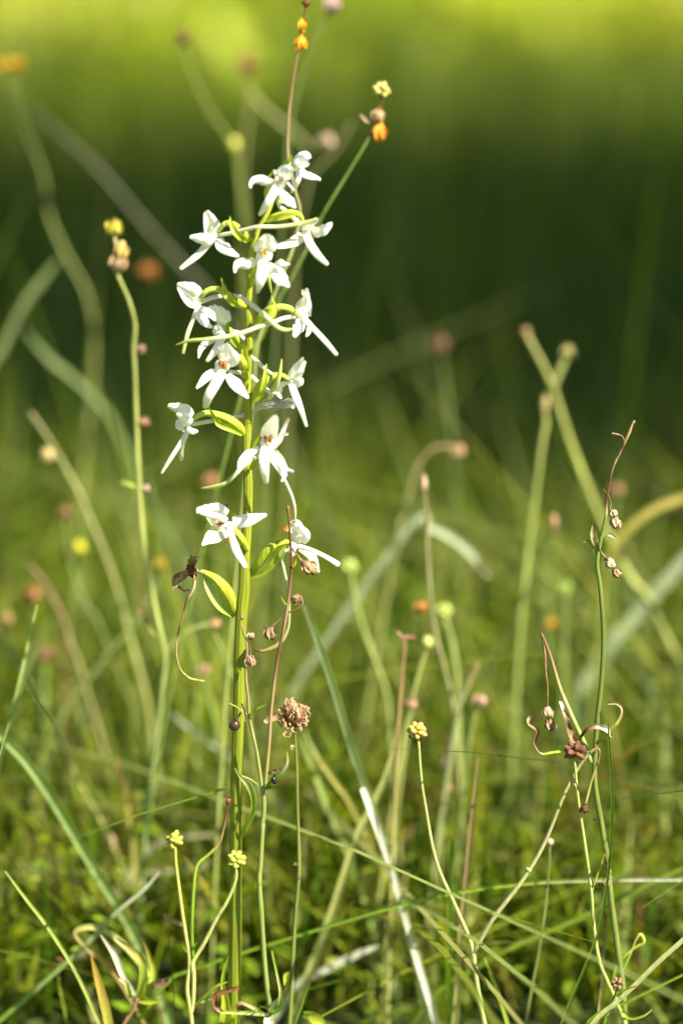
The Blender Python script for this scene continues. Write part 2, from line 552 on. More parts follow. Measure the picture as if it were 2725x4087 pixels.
OB = at(NAT, (930, 4087), 0.0); OB.z = ground_z(OB.x, 0)
orchid = empty('butterfly_orchid', OB)
tag(orchid, 'tall white butterfly orchid with a ribbed green stem and long thin spurs', 'orchid')

# stem
sp = [(1128, 690), (1098, 770), (1068, 850), (1040, 900), (1020, 945), (1003, 1010), (999, 1080), (996, 1150), (988, 1230), (992, 1284), (993, 1386), (984, 1488),
      (990, 1590), (989, 1692), (985, 1733), (985, 1835), (990, 1937), (988, 2039), (983, 2141), (976, 2235), (975, 2337), (965, 2439), (960, 2541), (957, 2643),
      (955, 2745), (952, 2904), (944, 3108), (942, 3312), (941, 3465), (939, 3593), (937, 3797), (934, 4001), (932, 4087)]
sw = [8, 14, 18, 20, 22, 24, 24, 25, 27, 30, 29, 36, 32, 34, 36, 38, 38, 38, 40, 43, 46, 46, 46, 46, 46, 47, 46, 47, 47, 51, 52, 54, 55]
P = to_ground(path(NAT, sp, 0.0))
rad = [size(NAT, w_, 0) / 2 for w_ in sw] + [0.0021, 0.0022]
mb = MB().tube(P, rad, [OVARY, STEM, STEM, (0.195, 0.235, 0.017), (0.175, 0.215, 0.015)], n=40, per=4, ribs=10, ribd=0.05)
mb.build('stem', 'green', orchid, OB)

def opart(name, mat, parent, mb):
    return mb.build(name, mat, parent, OB)

def px_ribbon(Z, pts, wd, Y, col, **k):
    return MB().ribbon(path(Z, pts, Y), [size(Z, a, Y) for a in wd], col, **k)

def px_tube(Z, pts, wd, Y, col, **k):
    return MB().tube(path(Z, pts, Y), [size(Z, a, Y) / 2 for a in wd], col, **k)

def flower(Y, column, pieces, pollinia=None, pcol=(0.30, 0.10, 0.02)):
    """column = (Z, x, y, rx, ry); pieces: (kind, Z, pts, widths, extra)"""
    Z, x, y, rx, ry = column
    c = at(Z, (x, y), Y)
    mb = MB().blob(c, size(Z, rx, Y), WHITE, ax=(0.1, -0.45, 1), squash=(1, 0.8, ry / rx), seg=14, rings=10, rough=0.05)
    fl = opart('flower', 'petal', orchid, mb)
    for kind, Zp, pts, wd, ex in pieces:
        ex = dict(ex)
        dy = ex.pop('d', 0) / 1000.0
        col = ex.pop('col', None)
        if kind in ('sepal', 'petal', 'hood'):
            ex.setdefault('cup', 0.16); ex.setdefault('ruffle', 0.05); ex.setdefault('n', 7); ex.setdefault('per', 5)
            ex.setdefault('tilt', random.uniform(-0.35, 0.35))
            opart('sepal' if kind != 'petal' else 'petal', 'petal', fl, px_ribbon(Zp, pts, wd, Y + dy, col or [CREAM, WHITE, WHITE, WHITE], **ex))
        elif kind == 'labellum':
            ex.setdefault('flat', 0.38)
            opart('labellum', 'petal', fl, px_tube(Zp, pts, wd, Y + dy, col or [WHITE, WHITE, WHITE, (0.76, 0.78, 0.58)], n=12, per=5, wob=0.02, **ex))
        elif kind == 'spur':
            opart('spur', 'petal', fl, px_tube(Zp, pts, wd, Y + dy, col or [CREAM, CREAM, SPUR, SPUR, (0.50, 0.56, 0.18), SPURTIP], n=10, per=5, **ex))
        elif kind == 'ovary':
            opart('ovary', 'green', fl, px_tube(Zp, pts, wd, Y + dy, col or [OVARY, OVARY, (0.46, 0.56, 0.08), (0.52, 0.62, 0.12)], n=18, per=5, ribs=6, ribd=0.09, **ex))
        elif kind == 'bract':
            ex.setdefault('cup', 0.3); ex.setdefault('tilt', 0.15)
            opart('bract', 'leaf', orchid, px_ribbon(Zp, pts, wd, Y + dy, col or [BRACT, OVARY, BRACT], n=7, per=5, **ex))
    if pollinia:
        for (qx, qy, lx, ly, rr) in pollinia:
            pc = at(Z, (qx, qy), Y - size(Z, rx, Y) * 0.86)
            mb = MB().blob(pc, size(Z, rr, Y), pcol, ax=(lx, -0.25, ly), squash=(0.62, 0.6, 1.5), seg=10, rings=7, rough=0.06)
            opart('pollinium', 'seed', fl, mb)
        mb = MB().blob(at(Z, (sum(p[0] for p in pollinia) / len(pollinia), max(p[1] for p in pollinia) + pollinia[0][4] * 1.3), Y - size(Z, rx, Y) * 0.88),
                       size(Z, pollinia[0][4] * .55, Y), (0.72, 0.66, 0.25), squash=(1.2, .7, .7), seg=8, rings=6, rough=0.1)
        opart('stigma', 'petal', fl, mb)
    return fl

# topmost flower, seen from the side
flower(0.001, (Z2, 960, 285, 95, 85), [
    ('hood', Z2, [(850, 290, 2), (930, 215, 0), (1015, 175, -2), (1085, 200, -4)], [130, 170, 180, 110], dict(cup=-0.35, tilt=0.3)),
    ('petal', Z2, [(930, 330, -2), (1010, 300, -5), (1075, 270, -7)], [80, 130, 90], dict(cup=-0.3, tilt=-0.2)),
    ('sepal', Z2, [(985, 340, -1), (1045, 430, -3), (1160, 480, -4), (1265, 515, -4), (1285, 545, -4)], [55, 115, 95, 45, 25], dict(cup=-0.25, tilt=0.45)),
    ('sepal', Z2, [(960, 330, 2), (860, 360, 3), (760, 400, 4)], [90, 110, 70], dict(cup=-0.2, tilt=0.4)),
    ('labellum', Z2, [(945, 350, -1), (940, 520, -4), (890, 650, -3), (835, 745, -1)], [95, 88, 76, 40], dict(col=[CREAM, CREAM, (0.7, 0.7, 0.5)])),  # duller cream puts this lip's shaded look into its colour
    ('ovary', Z2, [(700, 430, 3), (760, 360, 2), (850, 320, 1), (950, 300, 0)], [60, 90, 80, 70], {}),
    ('bract', Z2, [(680, 370, 2), (755, 280, 2), (815, 205, 1), (842, 150, 0)], [15, 62, 50, 8], {}),
])
# second flower, facing out with a cream centre
flower(-0.007, (Z2, 650, 575, 105, 100), [
    ('hood', Z2, [(650, 520, 2), (690, 450, -1), (770, 400, -4), (835, 375, -5)], [190, 230, 170, 70], dict(cup=-0.3, tilt=0.35)),
    ('petal', Z2, [(590, 500, 2), (600, 440, 1), (590, 400, -1)], [110, 110, 60], dict(cup=-0.3, tilt=0.3)),
    ('sepal', Z2, [(560, 590, 1), (430, 580, 0), (300, 550, -1), (215, 590, -3), (197, 660, -4)], [70, 150, 125, 65, 22], dict(cup=-0.25, tilt=0.5)),
    ('labellum', Z2, [(610, 640, -1), (535, 780, -4), (440, 935, -4), (340, 1090, -1)], [120, 128, 112, 60], {}),
    ('sepal', Z2, [(655, 680, 0), (735, 775, -3), (830, 875, -5), (890, 960, -5)], [80, 150, 140, 55], dict(cup=-0.3, tilt=0.45)),
    ('petal', Z2, [(770, 575, 0), (830, 645, -1), (872, 697, -2)], [32, 30, 26], dict(cup=0.1)),
    ('spur', Z2, [(700, 660, 7), (660, 780, 9), (625, 880, 9), (655, 960, 9), (750, 1030, 9), (880, 1160, 10), (960, 1215, 10)], [70, 70, 62, 62, 66, 66, 60], dict(col=[CREAM, CREAM])),
    ('ovary', Z2, [(470, 900, 5), (445, 760, 4), (480, 660, 3), (600, 600, 3)], [60, 80, 80, 60], {}),
    ('bract', Z2, [(450, 600, 6), (480, 510, 6), (520, 440, 5), (570, 375, 4)], [20, 42, 34, 6], {}),
    ('bract', Z2, [(640, 850, 6), (700, 880, 6), (730, 870, 6)], [50, 70, 40], {}),
], [(612, 562, -0.3, 1, 30), (684, 540, 0.4, 1, 30)], (0.52, 0.36, 0.08))
# third flower, on the right, turned away
flower(-0.001, (Z2, 1085, 1290, 100, 95), [
    ('hood', Z2, [(1010, 1290, -2), (1090, 1240, -4), (1170, 1195, -6), (1235, 1170, -7)], [110, 130, 90, 60], dict(cup=-0.3, tilt=0.35)),
    ('petal', Z2, [(960, 1270, 2), (900, 1180, 3), (850, 1120, 3)], [60, 80, 40], dict(cup=-0.2)),
    ('petal', Z2, [(1120, 1280, 0), (1180, 1210, -2), (1215, 1140, -3)], [80, 70, 40], dict(cup=0.2)),
    ('sepal', Z2, [(1150, 1335, 0), (1255, 1335, -3), (1370, 1285, -4), (1455, 1215, -4)], [90, 175, 140, 55], dict(cup=0.2, tilt=-0.45, ruffle=0.1)),
    ('sepal', Z3, [(1185, 110, 0), (1140, 215, -3), (990, 285, -5), (830, 330, -6)], [80, 165, 125, 70], dict(cup=0.1, tilt=-0.2, col=[CREAM, CREAM, CREAM, WHITE])),
    ('labellum', Z3, [(1245, 100, -3), (1315, 280, -7), (1430, 450, -8), (1590, 610, -6)], [125, 130, 118, 66], {}),
    ('ovary', Z2, [(450, 1190, 0), (540, 1130, -1), (660, 1100, -2), (800, 1055, -3), (920, 1065, -3), (985, 1120, -2), (1010, 1220, -1)], [40, 90, 115, 100, 75, 68, 60], {}),
    ('bract', Z2, [(450, 1205, -2), (600, 1145, -5), (760, 1110, -6), (900, 1080, -6), (992, 1042, -6)], [40, 85, 80, 50, 8], dict(cup=0.2)),
])
# fourth flower, on the left, with its spur reaching right across the stem
flower(-0.002, (Z1, 870, 495, 85, 95), [
    ('hood', Z1, [(960, 490, 1), (920, 400, 0), (865, 280, -2), (810, 180, -4)], [120, 165, 115, 55], dict(cup=-0.3, tilt=0.35)),
    ('petal', Z1, [(840, 530, -4), (815, 420, -6), (792, 310, -6), (775, 205, -5)], [150, 120, 70, 28], dict(cup=0.25, tilt=-0.2, col=CREAM)),
    ('sepal', Z1, [(970, 510, -1), (860, 610, -4), (710, 605, -6), (562, 580, -7)], [80, 200, 160, 60], dict(cup=-0.2, tilt=0.5)),
    ('sepal', Z1, [(1010, 570, 0), (1035, 690, -3), (1150, 790, -4), (1290, 870, -4)], [100, 190, 140, 45], dict(cup=-0.15, tilt=0.1)),
    ('labellum', Z1, [(850, 640, -1), (690, 830, -2), (560, 940, -3), (400, 1065, -4)], [120, 112, 92, 62], dict(col=[CREAM, (0.66, 0.68, 0.44)])),
    ('spur', NAT, [(872, 938, 0), (926, 930, -3), (1000, 911, -6), (1037, 905, -7), (1116, 904, -7), (1190, 894, -7), (1267, 873, -6)], [15, 16, 15, 15, 15, 16, 8], {}),
    ('ovary', Z1, [(1500, 625, 1), (1400, 550, -1), (1290, 440, -2), (1190, 365, -2), (1080, 370, -2), (985, 480, -1)], [55, 120, 120, 90, 78, 68], {}),
    ('bract', Z1, [(1440, 640, -2), (1330, 570, -5), (1235, 460, -5), (1190, 350, -4), (1170, 245, -3)], [50, 100, 85, 55, 5], dict(cup=0.25)),
])
# fifth flower, facing the viewer in front of the stem
flower(-0.012, (Z3, 605, 470, 130, 125), [
    ('hood', Z3, [(630, 410, 1), (640, 330, -2), (650, 240, -4), (645, 165, -6)], [230, 290, 200, 90], dict(cup=-0.3, tilt=0.15)),
    ('petal', Z3, [(530, 440, 0), (500, 350, -2), (560, 250, -4)], [90, 130, 60], dict(cup=-0.3, tilt=0.3)),
    ('petal', Z3, [(680, 440, 0), (725, 370, -2), (700, 290, -4)], [90, 140, 60], dict(cup=-0.3, tilt=-0.3)),
    ('sepal', Z3, [(500, 575, 1), (350, 610, -1), (220, 600, -3), (165, 650, -5), (150, 725, -6)], [90, 165, 130, 65, 28], dict(cup=-0.2, tilt=0.35)),
    ('labellum', Z3, [(580, 560, -2), (578, 700, -5), (540, 880, -6), (497, 1050, -4)], [130, 165, 145, 50], {}),
    ('sepal', Z3, [(665, 600, 0), (790, 715, -3), (900, 850, -5), (985, 945, -5)], [90, 215, 185, 50], dict(cup=-0.22, tilt=0.3, ruffle=0.1)),
    ('petal', Z3, [(760, 610, -1), (845, 575, -4), (920, 600, -5), (995, 605, -6)], [60, 105, 65, 30], dict(cup=-0.3, tilt=0.5)),
    ('petal', Z3, [(830, 870, -4), (825, 930, -5)], [42, 40], dict(cup=0.1)),
    ('spur', Z3, [(620, 620, 5), (660, 780, 6), (690, 920, 7), (722, 1065, 8)], [70, 68, 52, 24], dict(col=[SPUR, (0.45, 0.5, 0.1), SPURTIP])),
    ('ovary', Z3, [(395, 960, 12), (420, 850, 9), (455, 730, 6), (520, 600, 4)], [50, 80, 90, 80], {}),
    ('bract', Z3, [(400, 500, 9), (440, 380, 9), (500, 270, 8), (535, 185, 7)], [60, 80, 60, 8], {}),
], [(574, 432, -0.1, 1, 42), (640, 432, 0.1, 1, 42)], (0.62, 0.44, 0.05))
# sixth flower, upper left of the second tier
flower(-0.002, (Z4, 400, 420, 90, 90), [
    ('hood', Z4, [(440, 330, 1), (350, 250, -1), (230, 190, -3), (125, 140, -5)], [170, 200, 140, 50], dict(cup=-0.35, tilt=0.4)),
    ('petal', Z4, [(440, 430, -4), (330, 400, -6), (230, 310, -7), (130, 190, -7)], [140, 170, 120, 40], dict(cup=0.25, tilt=0.1)),
    ('sepal', Z4, [(440, 470, -1), (480, 620, -3), (560, 740, -4), (640, 800, -4)], [110, 165, 120, 50], dict(cup=-0.2, tilt=0.3)),
    ('sepal', Z4, [(480, 480, -3), (570, 545, -6), (650, 610, -7), (710, 700, -7)], [80, 105, 110, 35], dict(cup=-0.2, tilt=0.4)),
    ('labellum', Z4, [(415, 520, -1), (345, 720, -3), (265, 930, -4), (200, 1215, -4)], [72, 66, 66, 48], dict(col=[CREAM, (0.68, 0.70, 0.44), (0.5, 0.54, 0.18)])),
    ('spur', NAT, [(805, 1205, 0), (846, 1189, 0), (897, 1181, 1), (955, 1184, -3), (996, 1210, -7), (1047, 1250, -9), (1080, 1281, -9), (1113, 1309, -9), (1143, 1317, -8), (1166, 1313, -7)], [17, 17, 16, 17, 18, 18, 19, 18, 16, 8], dict(col=[CREAM, CREAM, CREAM, SPUR, (0.58, 0.64, 0.2), SPURTIP])),
    ('ovary', Z4, [(1165, 480, 1), (1020, 400, -1), (880, 300, -2), (770, 225, -2), (640, 215, -2), (535, 270, -2), (465, 375, -1)], [80, 150, 125, 92, 85, 78, 68], {}),
    ('bract', Z4, [(1060, 480, -3), (950, 390, -5), (870, 270, -5), (835, 170, -4), (800, 30, -3)], [60, 110, 95, 60, 5], dict(cup=0.25)),
])
# seventh flower, half hidden behind a crossing spur
flower(0.003, (Z4, 770, 870, 115, 85), [
    ('hood', Z4, [(870, 790, 0), (810, 690, -3), (720, 590, -5), (615, 500, -6)], [180, 270, 210, 60], dict(cup=-0.28, tilt=0.3, ruffle=0.12)),
    ('petal', Z4, [(755, 600, -6), (735, 510, -6), (690, 462, -6)], [40, 48, 30], dict(cup=0.2)),
    ('petal', Z4, [(780, 850, -7), (740, 800, -8), (690, 800, -8)], [70, 90, 40], dict(cup=0.2, tilt=0.4)),
    ('sepal', Z4, [(740, 1000, -2), (590, 1055, -4), (490, 1140, -5), (445, 1285, -5)], [50, 95, 95, 30], dict(cup=-0.2, tilt=0.35, col=CREAM)),
    ('labellum', Z4, [(800, 900, -3), (780, 1030, -5), (700, 1180, -6), (575, 1335, -6)], [120, 125, 120, 62], {}),
    ('sepal', Z4, [(900, 880, 1), (1080, 915, 2), (1195, 960, 3)], [80, 110, 70], dict(cup=-0.1, tilt=0.4)),
    ('ovary', Z4, [(1200, 1220, 3), (1130, 1120, 0), (1020, 1000, -2), (940, 890, -2), (880, 830, -1)], [70, 150, 160, 130, 90], {}),
    ('bract', Z4, [(1140, 1180, -3), (1000, 1020, -6), (905, 900, -6), (900, 790, -6), (932, 672, -5)], [60, 110, 75, 62, 5], dict(cup=0.25, col=[BRACT, G1, G1])),
    ('spur', ZB, [(700, 500, 6), (760, 640, 9), (850, 725, 6), (925, 795, 3), (1000, 828, 1), (1090, 828, 0)], [30, 32, 32, 32, 30, 12], dict(col=[CREAM, CREAM, CREAM, SPUR, (0.5, 0.56, 0.15)])),
])
# eighth flower, right side, with the longest labellum and a spur sweeping left
flower(-0.002, (Z5, 890, 590, 110, 100), [
    ('hood', Z5, [(850, 600, 1), (870, 500, 0), (945, 360, -2), (955, 215, -4)], [150, 210, 110, 45], dict(cup=-0.28, tilt=0.25, col=[CREAM, CREAM, WHITE])),
    ('petal', Z5, [(960, 620, -4), (990, 520, -5), (990, 400, -5), (960, 270, -4)], [110, 80, 55, 30], dict(cup=0.2, tilt=-0.3)),
    ('petal', Z5, [(925, 360, -2), (905, 290, -2), (893, 230, -2)], [40, 48, 42], dict(col=[WHITE, WHITE, (0.55, 0.25, 0.10)])),
    ('sepal', Z5, [(830, 670, -1), (850, 790, -3), (775, 935, -4)], [70, 185, 75], dict(cup=-0.2, tilt=0.35)),
    ('labellum', Z5, [(900, 670, -2), (1050, 820, -6), (1235, 1015, -8), (1420, 1235, -8)], [120, 84, 80, 62], {}),
    ('sepal', Z5, [(985, 800, 2), (988, 880, 2), (955, 945, 2)], [60, 80, 35], dict(cup=-0.1)),
    ('spur', NAT, [(1181, 1263, 0), (1133, 1270, -3), (1090, 1286, -7), (1026, 1307, -9), (968, 1328, -10), (897, 1345, -10), (820, 1355, -10), (757, 1360, -9), (703, 1377, -8)], [17, 17, 17, 17, 17, 17, 16, 14, 6], dict(col=[CREAM, SPUR, SPUR, SPUR, (0.44, 0.50, 0.13), SPURTIP])),
    ('ovary', Z5, [(105, 810, 1), (240, 660, -1), (390, 550, -2), (540, 490, -3), (680, 510, -2), (790, 580, -1)], [60, 135, 150, 95, 88, 78], {}),
    ('bract', Z5, [(150, 800, -3), (330, 680, -6), (440, 590, -6), (470, 470, -5), (440, 380, -4), (415, 310, -3)], [40, 100, 100, 45, 40, 8], dict(cup=0.2)),
])
# ninth flower, left of the stem with orange brown pollinia
flower(-0.010, (ZB, 562, 745, 60, 62), [
    ('hood', ZB, [(580, 710, 1), (590, 650, -1), (600, 590, -3)], [130, 125, 55], dict(cup=-0.3, tilt=0.1)),
    ('petal', ZB, [(610, 730, -1), (645, 690, -3), (625, 620, -4)], [60, 90, 40], dict(cup=-0.25, tilt=0.4)),
    ('petal', ZB, [(555, 640, -2), (548, 612, -3), (535, 595, -4)], [24, 18, 10], dict(cup=0.1)),
    ('petal', ZB, [(598, 600, -2), (602, 580, -3), (605, 560, -4)], [22, 18, 12], dict(cup=0.1)),
    ('sepal', ZB, [(540, 785, 0), (450, 830, -2), (368, 915, -4)], [55, 70, 18], dict(cup=-0.15, tilt=0.3)),
    ('labellum', ZB, [(562, 800, -2), (505, 895, -5), (455, 985, -5), (430, 1070, -3)], [72, 78, 74, 44], {}),
    ('sepal', ZB, [(605, 810, 0), (675, 885, -3), (762, 990, -4)], [55, 92, 24], dict(cup=-0.2, tilt=0.4)),
    ('ovary', ZB, [(750, 830, 8), (735, 740, 5), (690, 680, 3), (610, 720, 3)], [60, 70, 52, 46], {}),
    ('bract', ZB, [(755, 790, 5), (745, 690, 4), (735, 600, 3), (725, 560, 3)], [50, 55, 40, 6], {}),
    ('spur', ZB, [(620, 790, 5), (700, 800, 9), (790, 830, 11), (860, 895, 8), (935, 950, 5), (980, 960, 4)], [30, 34, 36, 36, 34, 20], dict(col=[CREAM, CREAM, CREAM, SPUR])),
], [(550, 722, -0.15, 1, 26), (580, 748, 0.1, 1, 26)], (0.42, 0.13, 0.015))
# tenth flower, right, with silk caught under it
flower(-0.002, (Z6, 1090, 750, 125, 125), [
    ('hood', Z6, [(900, 640, 1), (1000, 530, -1), (1110, 390, -3), (1195, 250, -5)], [150, 230, 150, 45], dict(cup=-0.3, tilt=0.4)),
    ('petal', Z6, [(1080, 680, -4), (1140, 560, -6), (1190, 440, -6), (1240, 335, -6)], [130, 120, 85, 55], dict(cup=0.2, tilt=-0.2)),
    ('labellum', Z6, [(930, 760, -3), (1005, 950, -6), (1085, 1150, -8), (1170, 1380, -8), (1268, 1680, -7)], [110, 155, 145, 112, 66], {}),
    ('sepal', Z6, [(1060, 1060, -6), (1040, 1180, -7), (990, 1290, -8)], [100, 105, 50], dict(cup=0.1)),
    ('sepal', Z6, [(880, 770, 0), (740, 830, 1), (700, 970, 1), (740, 1085, 1)], [70, 125, 145, 60], dict(cup=-0.2, tilt=0.3, ruffle=0.12)),
    ('petal', Z6, [(940, 740, -6), (965, 670, -7), (990, 580, -7)], [60, 60, 30], dict(cup=0.1, col=CREAM)),
    ('ovary', Z6, [(150, 1170, 1), (250, 930, -1), (420, 740, -3), (590, 630, -3), (740, 610, -2), (900, 690, -1)], [70, 180, 200, 120, 95, 80], {}),
    ('bract', Z6, [(180, 1180, -2), (330, 1000, -5), (400, 740, -5), (420, 560, -4), (440, 390, -3)], [50, 110, 110, 80, 40], dict(cup=0.2)),
])
# eleventh flower, far left, with a spur that turns up behind the stem
flower(-0.001, (Z7, 640, 660, 130, 95), [
    ('hood', Z7, [(740, 560, 1), (620, 440, -1), (450, 370, -3), (295, 320, -5)], [200, 260, 190, 100], dict(cup=-0.3, tilt=0.35, col=[WHITE, WHITE, CREAM, (0.62, 0.64, 0.4)])),
    ('petal', Z7, [(760, 680, -4), (620, 620, -7), (470, 500, -8)], [170, 190, 80], dict(cup=-0.25, tilt=0.4)),
    ('petal', Z7, [(470, 600, -2), (510, 720, -3), (600, 820, -3)], [60, 165, 60], dict(cup=0.2, col=CREAM)),
    ('sepal', Z7, [(680, 750, -3), (780, 830, -5), (870, 850, -6)], [110, 140, 65], dict(cup=-0.2, tilt=0.3)),
    ('labellum', Z7, [(670, 850, -1), (490, 1150, -3), (330, 1400, -4), (135, 1715, -4)], [115, 88, 90, 58], dict(col=[CREAM, (0.7, 0.7, 0.5)])),
    ('sepal', Z7, [(640, 930, 1), (560, 1200, 2), (547, 1430, 2)], [95, 85, 90], dict(cup=0.1, col=(0.66, 0.67, 0.42))),
    ('spur', NAT, [(770, 1694, 0), (821, 1684, 0), (870, 1677, 0), (918, 1668, 1), (972, 1658, 5), (1009, 1644, 6), (1043, 1619, 4), (1072, 1594, 1), (1087, 1568, -3), (1104, 1533, -6), (1116, 1487, -7), (1124, 1434, -7)], [17, 17, 16, 16, 16, 17, 18, 19, 22, 20, 17, 6], dict(col=[CREAM, CREAM, CREAM, SPUR, SPUR, (0.55, 0.58, 0.14), (0.38, 0.46, 0.1)])),
    ('ovary', ZB, [(735, 1290, 1), (690, 1220, -1), (610, 1165, -2), (540, 1135, -2), (450, 1115, -2), (385, 1130, -2), (335, 1165, -1)], [40, 66, 68, 60, 48, 42, 36], {}),
    ('bract', ZB, [(720, 1280, -2), (640, 1240, -4), (540, 1200, -5), (500, 1150, -5), (460, 1065, -4)], [30, 50, 45, 34, 5], dict(cup=0.25)),
])
# twelfth flower, facing out with a glassy hood
flower(-0.012, (Z8, 790, 770, 180, 165), [
    ('hood', Z8, [(770, 680, 2), (830, 520, -1), (890, 370, -4), (950, 215, -8)], [310, 360, 270, 120], dict(cup=0.12, tilt=0.1, ruffle=0.03)),
    ('petal', Z8, [(900, 910, 1), (1015, 730, 0), (1110, 510, -1), (1205, 275, -2)], [60, 125, 85, 66], dict(cup=-0.2, tilt=-0.3, col=[WHITE, WHITE, WHITE, (0.42, 0.22, 0.10)])),
    ('petal', Z8, [(1040, 640, -1), (1110, 590, -2), (1195, 590, -3)], [50, 62, 55], dict(cup=0.2)),
    ('sepal', Z8, [(600, 880, 0), (390, 1020, -3), (230, 1160, -5), (165, 1390, -6)], [100, 175, 115, 36], dict(cup=-0.2, tilt=0.4)),
    ('labellum', Z8, [(710, 880, -3), (700, 1100, -6), (712, 1350, -6), (745, 1610, -4)], [165, 215, 185, 90], {}),
    ('sepal', Z8, [(830, 900, -1), (950, 1090, -4), (1080, 1270, -5), (1140, 1430, -6), (1075, 1565, -7)], [90, 160, 115, 80, 36], dict(cup=-0.25, tilt=0.2)),
    ('sepal', Z8, [(940, 930, 3), (1070, 1110, 3), (1160, 1310, 2), (1295, 1370, 1)], [70, 90, 85, 66], dict(cup=-0.1, col=[(0.5, 0.42, 0.28), CREAM, WHITE])),
    ('spur', NAT, [(1062, 1790, 3), (1078, 1833, 4), (1101, 1865, 4), (1128, 1901, 4), (1150, 1945, 5), (1168, 1990, 6), (1177, 2035, 7), (1176, 2085, 8)], [10, 11, 11, 12, 12, 12, 12, 10], dict(col=[CREAM, WHITE, CREAM, CREAM, (0.55, 0.48, 0.22)])),
    ('spur', NAT, [(1045, 1800, 6), (1022, 1822, 2), (1000, 1838, -2), (960, 1872, -3), (906, 1925, -3), (855, 1942, -2), (804, 1949, -1)], [14, 16, 17, 17, 16, 15, 6], dict(col=[CREAM, SPUR, SPUR, (0.52, 0.54, 0.16), (0.46, 0.5, 0.12)])),
    ('ovary', Z8, [(430, 1300, 10), (520, 1180, 6), (600, 1040, 4), (700, 900, 3)], [80, 120, 120, 90], {}),
    ('bract', Z8, [(470, 860, 8), (540, 730, 6), (575, 645, 5)], [50, 75, 60], {}),
], [(738, 700, -0.3, 1, 66), (838, 692, 0.12, 1, 66)], (0.40, 0.13, 0.02))
# thirteenth flower, low on the left
flower(-0.008, (ZC, 545, 1000, 58, 46), [
    ('hood', ZC, [(590, 940, 1), (530, 895, -2), (450, 890, -4), (380, 905, -6)], [80, 85, 65, 50], dict(cup=-0.3, tilt=0.45)),
    ('petal', ZC, [(600, 980, -3), (510, 945, -6), (400, 920, -8)], [50, 55, 26], dict(cup=-0.2, tilt=0.3)),
    ('petal', ZC, [(500, 1010, -4), (470, 970, -6), (440, 930, -7)], [36, 34, 24], dict(cup=0.1, col=CREAM)),
    ('sepal', ZC, [(590, 1050, 0), (500, 1100, -3), (412, 1163, -6)], [100, 125, 22], dict(cup=0.1, tilt=-0.35, col=[CREAM, (0.68, 0.70, 0.42), (0.62, 0.64, 0.38)])),
    ('sepal', ZC, [(640, 985, 0), (760, 970, -2), (900, 932, -4)], [85, 100, 30], dict(cup=-0.12, tilt=0.25)),
    ('labellum', ZD, [(615, 215, -3), (640, 330, -6), (675, 430, -7), (745, 555, -7)], [56, 56, 66, 36], dict(col=[WHITE, (0.62, 0.5, 0.32), WHITE, WHITE])),
    ('ovary', ZD, [(755, 420, 6), (715, 340, 4), (660, 270, 3), (600, 215, 2)], [40, 56, 50, 44], {}),
    ('bract', ZD, [(700, 200, 4), (665, 165, 3), (628, 118, 2)], [46, 42, 14], {}),
    ('bract', ZD, [(570, 130, 4), (590, 85, 4), (608, 55, 4)], [20, 22, 4], dict(col=G3)),
], [(526, 996, -0.9, 0.3, 27), (556, 988, -0.9, 0.2, 22)], (0.34, 0.12, 0.025))
# fourteenth flower, low on the right behind a dry stalk
flower(0.001, (ZD, 1155, 300, 60, 90), [
    ('hood', ZD, [(1110, 370, 1), (1140, 300, -2), (1130, 230, -4), (1105, 208, -5)], [90, 120, 80, 30], dict(cup=-0.4, tilt=0.3)),
    ('sepal', ZD, [(1180, 360, -2), (1205, 310, -4), (1170, 240, -4)], [60, 80, 40], dict(cup=-0.3)),
    ('petal', ZD, [(1135, 370, -3), (1115, 410, -4), (1115, 455, -4)], [60, 60, 40], dict(cup=-0.2)),
    ('petal', ZD, [(1110, 260, -3), (1080, 250, -5), (1058, 255, -5)], [50, 55, 36], dict(cup=0.2, col=[WHITE, (0.62, 0.28, 0.08), (0.55, 0.2, 0.05)])),
    ('labellum', ZD, [(1150, 390, -2), (1270, 428, -6), (1380, 480, -7), (1468, 535, -7)], [44, 36, 36, 46], {}),
    ('sepal', ZD, [(1170, 405, 0), (1265, 465, -1), (1315, 590, -2)], [46, 70, 26], dict(cup=-0.2, tilt=0.3, col=[WHITE, WHITE, (0.5, 0.36, 0.2)])),
    ('ovary', ZD, [(785, 620, 1), (840, 530, -1), (915, 430, -2), (1000, 372, -2), (1090, 355, -1)], [36, 66, 72, 52, 38], dict(col=[BRACT, BRACT, OVARY])),
    ('bract', ZD, [(785, 640, -1), (900, 590, -3), (985, 500, -4), (1060, 390, -4)], [22, 46, 46, 14], dict(cup=0.2)),
    ('spur', ZD, [(1100, 400, 0), (1045, 440, -1), (1032, 500, -2), (1050, 600, -2), (1073, 720, -1), (1085, 900, 1), (1070, 1050, 2), (1000, 1160, 2), (890, 1212, 2), (815, 1206, 2)], [28, 26, 24, 24, 24, 24, 30, 36, 28, 8], dict(col=[CREAM, SPUR, (0.6, 0.62, 0.36), (0.45, 0.46, 0.2), (0.40, 0.34, 0.12), (0.22, 0.10, 0.04)])),
])
